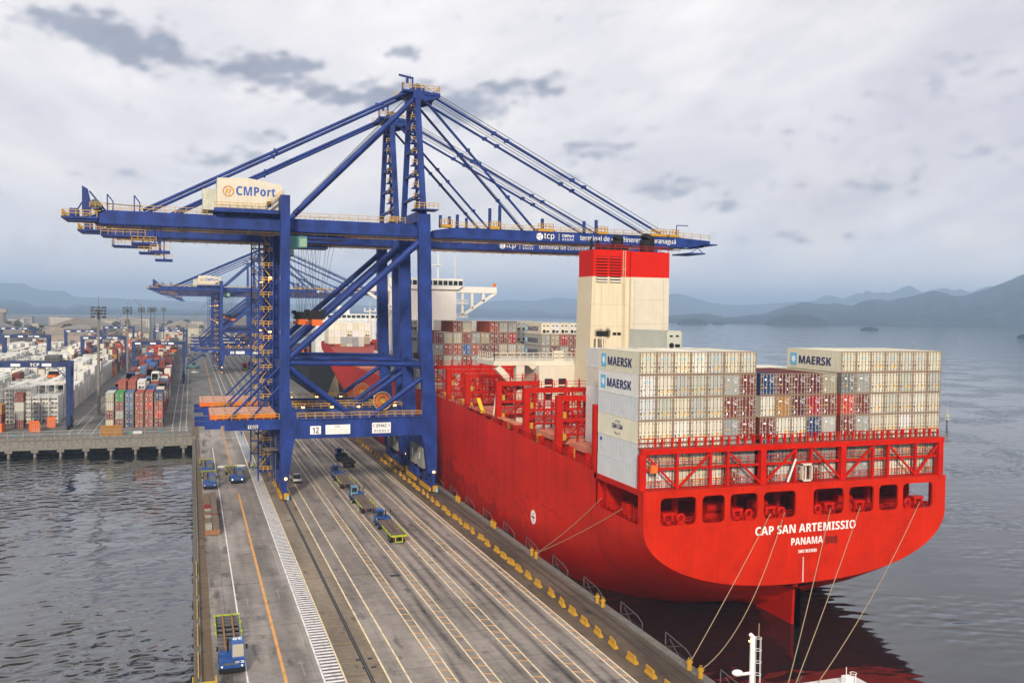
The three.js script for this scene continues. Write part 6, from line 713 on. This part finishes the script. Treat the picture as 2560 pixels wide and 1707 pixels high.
{ const mk = (label, x, z, s) => { const t = thing('channel_beacon', label, 'beacon', [x, WL, z], 0, 'beacons in the water'); t.scale.setScalar(s); new MB().tube(V(0, -2, 0), V(0, 3.2, 0), 0.28, 8).build('beacon_pile', M.steel, t); const c = new MB(); for (const [a, b] of [[-0.8, 0], [0.8, 0], [0, 0.8], [0, -0.8]]) c.bar(V(a, 3.2, b), V(a * 0.2, 6, b * 0.2), 0.12); c.box(-0.9, 0.9, 3.1, 3.3, -0.9, 0.9); c.box(-0.5, 0.5, 4.3, 5.0, -0.5, 0.5); c.tube(V(0, 6, 0), V(0, 8, 0), 0.08, 5); c.build('beacon_cage', mat([0.5, 0.5, 0.3]), t); }; mk('slim pile beacon standing in the water beyond the stern stack', 268, -272, 1); mk('tiny beacon farther out in the bay', 960, -1040, 1.2); mk('tiny beacon at the far reach of the bay', 1180, -1180, 1.2); }

// ================= people on the quay =================
function makePerson(label, pos, turn, stride, cols) {   // one body from joints and radii, about 1.75 m tall; clothes told apart by colour
  const N = 72, S = 0.95, mc = new MarchingCubes(N, new THREE.MeshBasicMaterial(), false, false, 60000); mc.isolation = 0;
  const J = { head: V(0, 0.76, 0.02), neck: V(0, 0.60, 0), chest: V(0, 0.42, 0), hip: V(0, 0.06, 0) }, B = [];
  const cap = (a, b, ra, rb, c) => B.push([a, b, ra, rb, c]);
  cap(V(0, 0.68, 0.01), V(0, 0.79, 0.02), 0.085, 0.1, 0); cap(V(0, 0.74, 0.1), V(0, 0.72, 0.115), 0.018, 0.022, 0); cap(V(0, 0.81, 0.01), V(0, 0.86, 0.0), 0.125, 0.1, 1); cap(V(0, 0.56, 0), V(0, 0.68, 0), 0.06, 0.055, 0);
  cap(V(-0.1, 0.47, 0), V(0.1, 0.47, 0), 0.13, 0.13, 2); cap(V(0, 0.42, 0), V(0, 0.12, 0), 0.165, 0.15, 2); cap(V(-0.07, 0.03, 0), V(0.07, 0.03, 0), 0.13, 0.13, 3);
  for (const s of [-1, 1]) {
    const f = s * stride, k = V(s * 0.1, -0.4, f * 0.22 + 0.04), an = V(s * 0.1, -0.8, f * 0.3 - (f < 0 ? 0.06 : 0)); cap(V(s * 0.09, 0, 0), k, 0.095, 0.065, 3); cap(k, an, 0.062, 0.045, 3); cap(an, an.clone().add(V(0, -0.05, 0.14)), 0.05, 0.04, 4);
    const sh = V(s * 0.21, 0.48, 0), el = V(s * 0.27, 0.2, -f * 0.12 - 0.02), wr = V(s * 0.26, -0.02, -f * 0.2 + 0.1); cap(sh, el, 0.06, 0.05, 2); cap(el, wr, 0.047, 0.035, 2); cap(wr, wr.clone().add(V(0, -0.09, 0.02)), 0.038, 0.03, 0); cap(wr.clone().add(V(-s * 0.03, -0.02, 0.03)), wr.clone().add(V(-s * 0.05, -0.08, 0.06)), 0.014, 0.011, 0);
  }
  const d2 = (p, a, b, ra, rb) => { const ab = b.clone().sub(a), t = clamp(p.clone().sub(a).dot(ab) / ab.lengthSq(), 0, 1); return p.distanceTo(a.clone().addScaledVector(ab, t)) - lerp(ra, rb, t); };
  const p = V(0, 0, 0);
  for (let k = 0; k < N; k++) for (let j = 0; j < N; j++) for (let i = 0; i < N; i++) { p.set((i / N * 2 - 1) * S, (j / N * 2 - 1) * S, (k / N * 2 - 1) * S); let d = 9; if (Math.abs(p.x) < 0.42 && Math.abs(p.z) < 0.5) for (const [a, b, ra, rb] of B) { const e = d2(p, a, b, ra, rb), h = Math.max(0.035 - Math.abs(d - e), 0) / 0.035; d = Math.min(d, e) - h * h * 0.035 * 0.25; } mc.field[k * N * N + j * N + i] = -d; }
  mc.update(); const n = mc.count, P = mc.positionArray.slice(0, n * 3), g = new THREE.BufferGeometry(), C = new Float32Array(n * 3);
  for (let i = 0; i < n; i++) { p.set(P[i * 3] * S, P[i * 3 + 1] * S, P[i * 3 + 2] * S); let best = 9, c = 0; for (const [a, b, ra, rb, cc] of B) { const e = d2(p, a, b, ra, rb); if (e < best) { best = e; c = cc; } } P[i * 3] = p.x; P[i * 3 + 1] = p.y + 0.9; P[i * 3 + 2] = p.z; const q = cols[c]; C[i * 3] = q[0]; C[i * 3 + 1] = q[1]; C[i * 3 + 2] = q[2]; }
  g.setAttribute('position', new THREE.BufferAttribute(P, 3)); g.setAttribute('normal', new THREE.BufferAttribute(mc.normalArray.slice(0, n * 3), 3)); g.setAttribute('color', new THREE.BufferAttribute(C, 3)); g.computeVertexNormals(); g.computeBoundingBox(); g.translate(0, -g.boundingBox.min.y, 0);
  const o = tag(put('person', g, new THREE.MeshStandardMaterial({ vertexColors: true, roughness: 0.85 })), label, 'person', 'workers on the quay'); o.position.set(pos[0], 0.008, pos[1]); o.rotation.y = turn;
}
const skin = [0.30, 0.17, 0.11];
makePerson('worker in a lime green safety vest and white helmet walking on the striped path', [13.6, -223.6], 2.6, 0.7, [skin, [0.75, 0.75, 0.72], [0.55, 0.75, 0.04], [0.03, 0.06, 0.2], [0.02, 0.02, 0.02]]);
makePerson('worker in a red jacket beside the lime vest worker', [13.0, -226], 2.9, 0.6, [skin, [0.4, 0.03, 0.02], [0.42, 0.04, 0.02], [0.05, 0.05, 0.07], [0.02, 0.02, 0.02]]);
makePerson('worker in dark maroon clothes next to the crane stairs', [14.9, -224.2], -2.4, 0.5, [skin, [0.3, 0.04, 0.03], [0.16, 0.03, 0.03], [0.06, 0.05, 0.05], [0.02, 0.02, 0.02]]);
makePerson('lone worker in blue overalls farther along the painted path', [14.2, -285], 3.0, 0.8, [skin, [0.04, 0.07, 0.25], [0.03, 0.06, 0.24], [0.03, 0.05, 0.2], [0.02, 0.02, 0.02]]);

// ================= beyond the yard =================
{
  const q = rng(90), wallC = [[0.42, 0.36, 0.28], [0.36, 0.30, 0.25], [0.50, 0.45, 0.36], [0.30, 0.27, 0.24], [0.55, 0.50, 0.40]].map((c) => mat(c, { map: r9 })), roofC = [[0.24, 0.20, 0.17], [0.30, 0.26, 0.22], [0.20, 0.17, 0.15]].map((c) => mat(c, { map: r9 }));
  const hall = (label, x, z, w, L, h, i) => { const t = thing('warehouse', label, 'warehouse', [x, 0, z], 0, 'warehouses behind the yard'); new MB().box(-w / 2, w / 2, 0, h, -L, 0).build('wall', wallC[i % 5], t); new MB().poly([[-w / 2 - 0.6, h], [w / 2 + 0.6, h], [0, h + w * 0.17]], -L - 0.4, 0.4).build('roof', roofC[i % 3], t); for (let k = 0; k < 4; k++) new MB().box(-w / 2 + (k + 0.5) * w / 4.4, -w / 2 + (k + 0.5) * w / 4.4 + w * 0.09, 0, h * 0.55, 0, 0.15).build('door', M.steel, t); };
  [[-185, -930, 62, 120, 12, 'first'], [-112, -965, 46, 140, 11, 'second'], [-60, -1010, 38, 120, 12, 'third'], [-240, -1040, 60, 140, 17, 'fourth'], [-12, -1120, 40, 160, 15, 'fifth'], [60, -1290, 70, 180, 17, 'sixth'], [-130, -1200, 60, 150, 14, 'seventh']].forEach(([x, z, w, L, h, o], i) => hall(`dusty gabled warehouse behind the yard, ${o} counted from the road side list`.replace(' list', ''), x, z, w, L, h, i));
  for (let i = 0; i < 26; i++) { const x = -330 + (i * 53) % 420 + q() * 20, z = -1330 - q() * 900, w = 14 + q() * 26, d = 12 + q() * 20, h = 6 + q() * 12; const t = thing('town_house', `hazy low town building behind the port, ${ORD[i]} of the skyline`, 'building', [x, 0, z], 0, 'town buildings in the haze'); new MB().box(0, w, 0, h, -d, 0).build('wall', wallC[Math.floor(q() * 5)], t); if (q() < 0.5) new MB().poly([[-0.5, h], [w + 0.5, h], [w / 2, h + w * 0.16]], -d, 0).build('roof', roofC[i % 3], t); else new MB().box(-0.3, w + 0.3, h, h + 0.6, -d - 0.3, 0.3).build('roof', roofC[i % 3], t); for (let k = 0; k < Math.floor(w / 4); k++) for (let r = 0; r < Math.floor(h / 3.4); r++) new MB().box(1 + k * 4, 2.6 + k * 4, 1.2 + r * 3.2, 2.6 + r * 3.2, 0, 0.1).build('window', M.glass, t); }
  { const t = thing('silo_block', 'long dusty silo wall on the skyline behind the yard', 'silo', [-330, 0, -1250]); for (let i = 0; i < 9; i++) new MB().tube(V(i * 14, 0, 0), V(i * 14, 30, 0), 7.2, 16).build('silo_cell', wallC[3], t); new MB().box(-7, 120, 30, 34, -4, 4).build('silo_gallery', wallC[1], t); }
  { const t = thing('bulk_heap', 'pale heap of dusty bulk cargo at the end of the quay road', 'heap', [12, 0, -1000]); const b = new MB(), n = 24; for (let i = 0; i < n; i++) { const a = i / n * 6.283, c = (i + 1) / n * 6.283, r = (w) => 30 + 5 * vn(Math.cos(w) * 3 + 5, Math.sin(w) * 3 + 5); for (const [k0, k1, y0, y1] of [[1, 0.6, 0, 7], [0.6, 0.0, 7, 13]]) b.quad(V(Math.cos(c) * r(c) * k0, y0, Math.sin(c) * r(c) * k0), V(Math.cos(a) * r(a) * k0, y0, Math.sin(a) * r(a) * k0), V(Math.cos(a) * r(a) * k1, y1, Math.sin(a) * r(a) * k1), V(Math.cos(c) * r(c) * k1, y1, Math.sin(c) * r(c) * k1)); } b.build('heap_surface', mat([0.45, 0.38, 0.27], { map: g6, roughness: 1 }), t); }
  // trees: broad crowns of leaf clumps, and palms
  const leaf = (n, R0, R1, s, seed) => { const b = new MB(), w = rng(seed); for (let i = 0; i < n; i++) { const a = w() * 6.283, u = w() * 2 - 1, r = Math.cbrt(0.25 + w() * 0.75) * (0.75 + 0.4 * vn(Math.cos(a) * 2 + seed, u * 3 + 9)), k = Math.sqrt(1 - u * u), c = V(Math.cos(a) * k * R0 * r, u * R1 * r, Math.sin(a) * k * R0 * r), e = V(w() - 0.5, w() - 0.5, w() - 0.5).normalize(), f = e.clone().cross(V(w() - 0.5, w() - 0.5, w() - 0.5)).normalize(), z = s * (0.6 + w() * 0.8); b.quad(c.clone().addScaledVector(e, z), c.clone().addScaledVector(f, z), c.clone().addScaledVector(e, -z), c.clone().addScaledVector(f, -z)); } return b.get(); };
  const crowns = [leaf(420, 4.6, 3.6, 0.55, 4), leaf(420, 5.4, 3.4, 0.55, 8), leaf(380, 3.8, 4.2, 0.5, 15)], lm = mat([0.06, 0.075, 0.035], { roughness: 0.9, side: THREE.DoubleSide }), bark = mat([0.09, 0.07, 0.05]); const trunk = new MB().tube(V(0, 0, 0), V(0.2, 6, 0.1), 0.4, 8, 0.22); for (const [x, z] of [[1.8, 0.6], [-1.6, 1], [0.4, -1.9]]) trunk.tube(V(0.15, 4.4, 0.1), V(x, 8, z), 0.18, 6, 0.08); const tg = trunk.get();
  for (let i = 0; i < 28; i++) { const t = thing('tree', `bushy hazy tree among the town buildings, ${ORD[i]} of the scattered trees`, 'tree', [-300 + (i * 71) % 380 + q() * 14, 0, -1060 - q() * 700], q() * 6, 'trees in the town'); put('trunk', tg, bark, t); put('crown', crowns[i % 3], lm, t).position.y = 9.2; t.scale.setScalar(0.8 + q() * 0.7); }
  const frond = (() => { const b = new MB(), w = rng(31); for (let i = 0; i < 22; i++) { const a = i / 22 * 6.283 + w() * 0.3, up = 0.2 + w() * 0.9; let p = V(0, 0, 0); for (let k = 1; k <= 5; k++) { const r = k * 0.85, n = V(Math.cos(a) * r, up * r - 0.16 * r * r, Math.sin(a) * r), s = V(-Math.sin(a), 0, Math.cos(a)).multiplyScalar(0.55 * (1 - k / 6)); b.quad(p.clone().add(s), n.clone().add(s.clone().multiplyScalar(0.8)), n.clone().sub(s.clone().multiplyScalar(0.8)), p.clone().sub(s)); p = n; } } return b.get(); })();
  [[-150, -985, 'first palm of the group on the skyline', 1.6], [-143, -975, 'second palm of the group, slightly lower', 1.8], [-136, -990, 'third palm of the group, roundest crown', 1.9], [-70, -1000, 'single slender palm behind the warehouses', 1.3]].forEach(([x, z, l, s]) => { const t = thing('palm_tree', `${l}`, 'tree', [x, 0, z], q() * 6, 'palm trees'); new MB().tube(V(0, 0, 0), V(0.3, 9, 0.1), 0.3, 8, 0.2).build('trunk', bark, t); put('crown', frond, lm, t).position.set(0.3, 9, 0.1); t.scale.setScalar(s); });
  // mobile harbour cranes with lattice jibs
  [[-4, -930, 0.5, 'lattice jib crane working at the hazy end of the quay'], [-30, -1000, -0.6, 'second lattice jib crane, leaning the other way']].forEach(([x, z, lean, l]) => { const t = thing('harbour_crane', l, 'crane', [x, 0, z], 0, 'lattice jib cranes'); new MB().box(-4, 4, 1, 4, -4, 4).build('carriage', M.steel, t); for (const wx of [-3, 3]) for (const wz of [-3, 0, 3]) new MB().tube(V(wx - 0.4, 0.9, wz), V(wx + 0.4, 0.9, wz), 0.9, 10).build('wheel', M.tyre, t); new MB().bar(V(0, 4, 0), V(0, 24, 0), 2.4).build('tower', M.grey, t); const j = new MB(), a = V(0, 20, 1.5), b2 = V(lean * 40, 46, 1.5); for (const [dx, dz] of [[-0.9, -0.9], [0.9, -0.9], [0.9, 0.9], [-0.9, 0.9]]) j.bar(a.clone().add(V(dx, 0, dz)), b2.clone().add(V(dx * 0.4, 0, dz * 0.4)), 0.25); for (let k = 0; k < 16; k++) { const u = a.clone().lerp(b2, k / 16), v = a.clone().lerp(b2, (k + 1) / 16); j.bar(u.clone().add(V(-0.8, 0, 0.9)), v.clone().add(V(0.7, 0, 0.9)), 0.16); j.bar(u.clone().add(V(0.8, 0, -0.9)), v.clone().add(V(-0.7, 0, -0.9)), 0.16); } j.build('lattice_jib', M.grey, t); });
  // dark ship berthed ahead of the red one
  const t = thing('cargo_ship', 'black hulled ship berthed ahead of the red bow', 'ship', [0, 0, 0]); const s = new MB().hex([V(53.5, 15, -452), V(92, 15, -452), V(92, 15, -640), V(53.5, 15, -640), V(55, WL - 2, -456), V(90, WL - 2, -456), V(90, WL - 2, -636), V(55, WL - 2, -636)]); s.build('hull', M.black, t); new MB().box(58, 88, 15, 33, -478, -462).build('deckhouse', M.white, t); new MB().box(55, 91, 33, 36, -478, -464).build('bridge', M.white, t); for (let x = 57; x < 89; x += 2.4) new MB().box(x, x + 1.8, 34, 35.3, -464, -463.9).build('window', M.glass, t); new MB().box(70, 76, 36, 40, -476, -470).build('funnel', M.white, t);
  bay('on the dark ship ahead', 'containers on the dark ship', 56, -484, 15, ['SXYNX', 'YBENY'], { far: true, plain: true });
}
renderer.render(scene, camera);
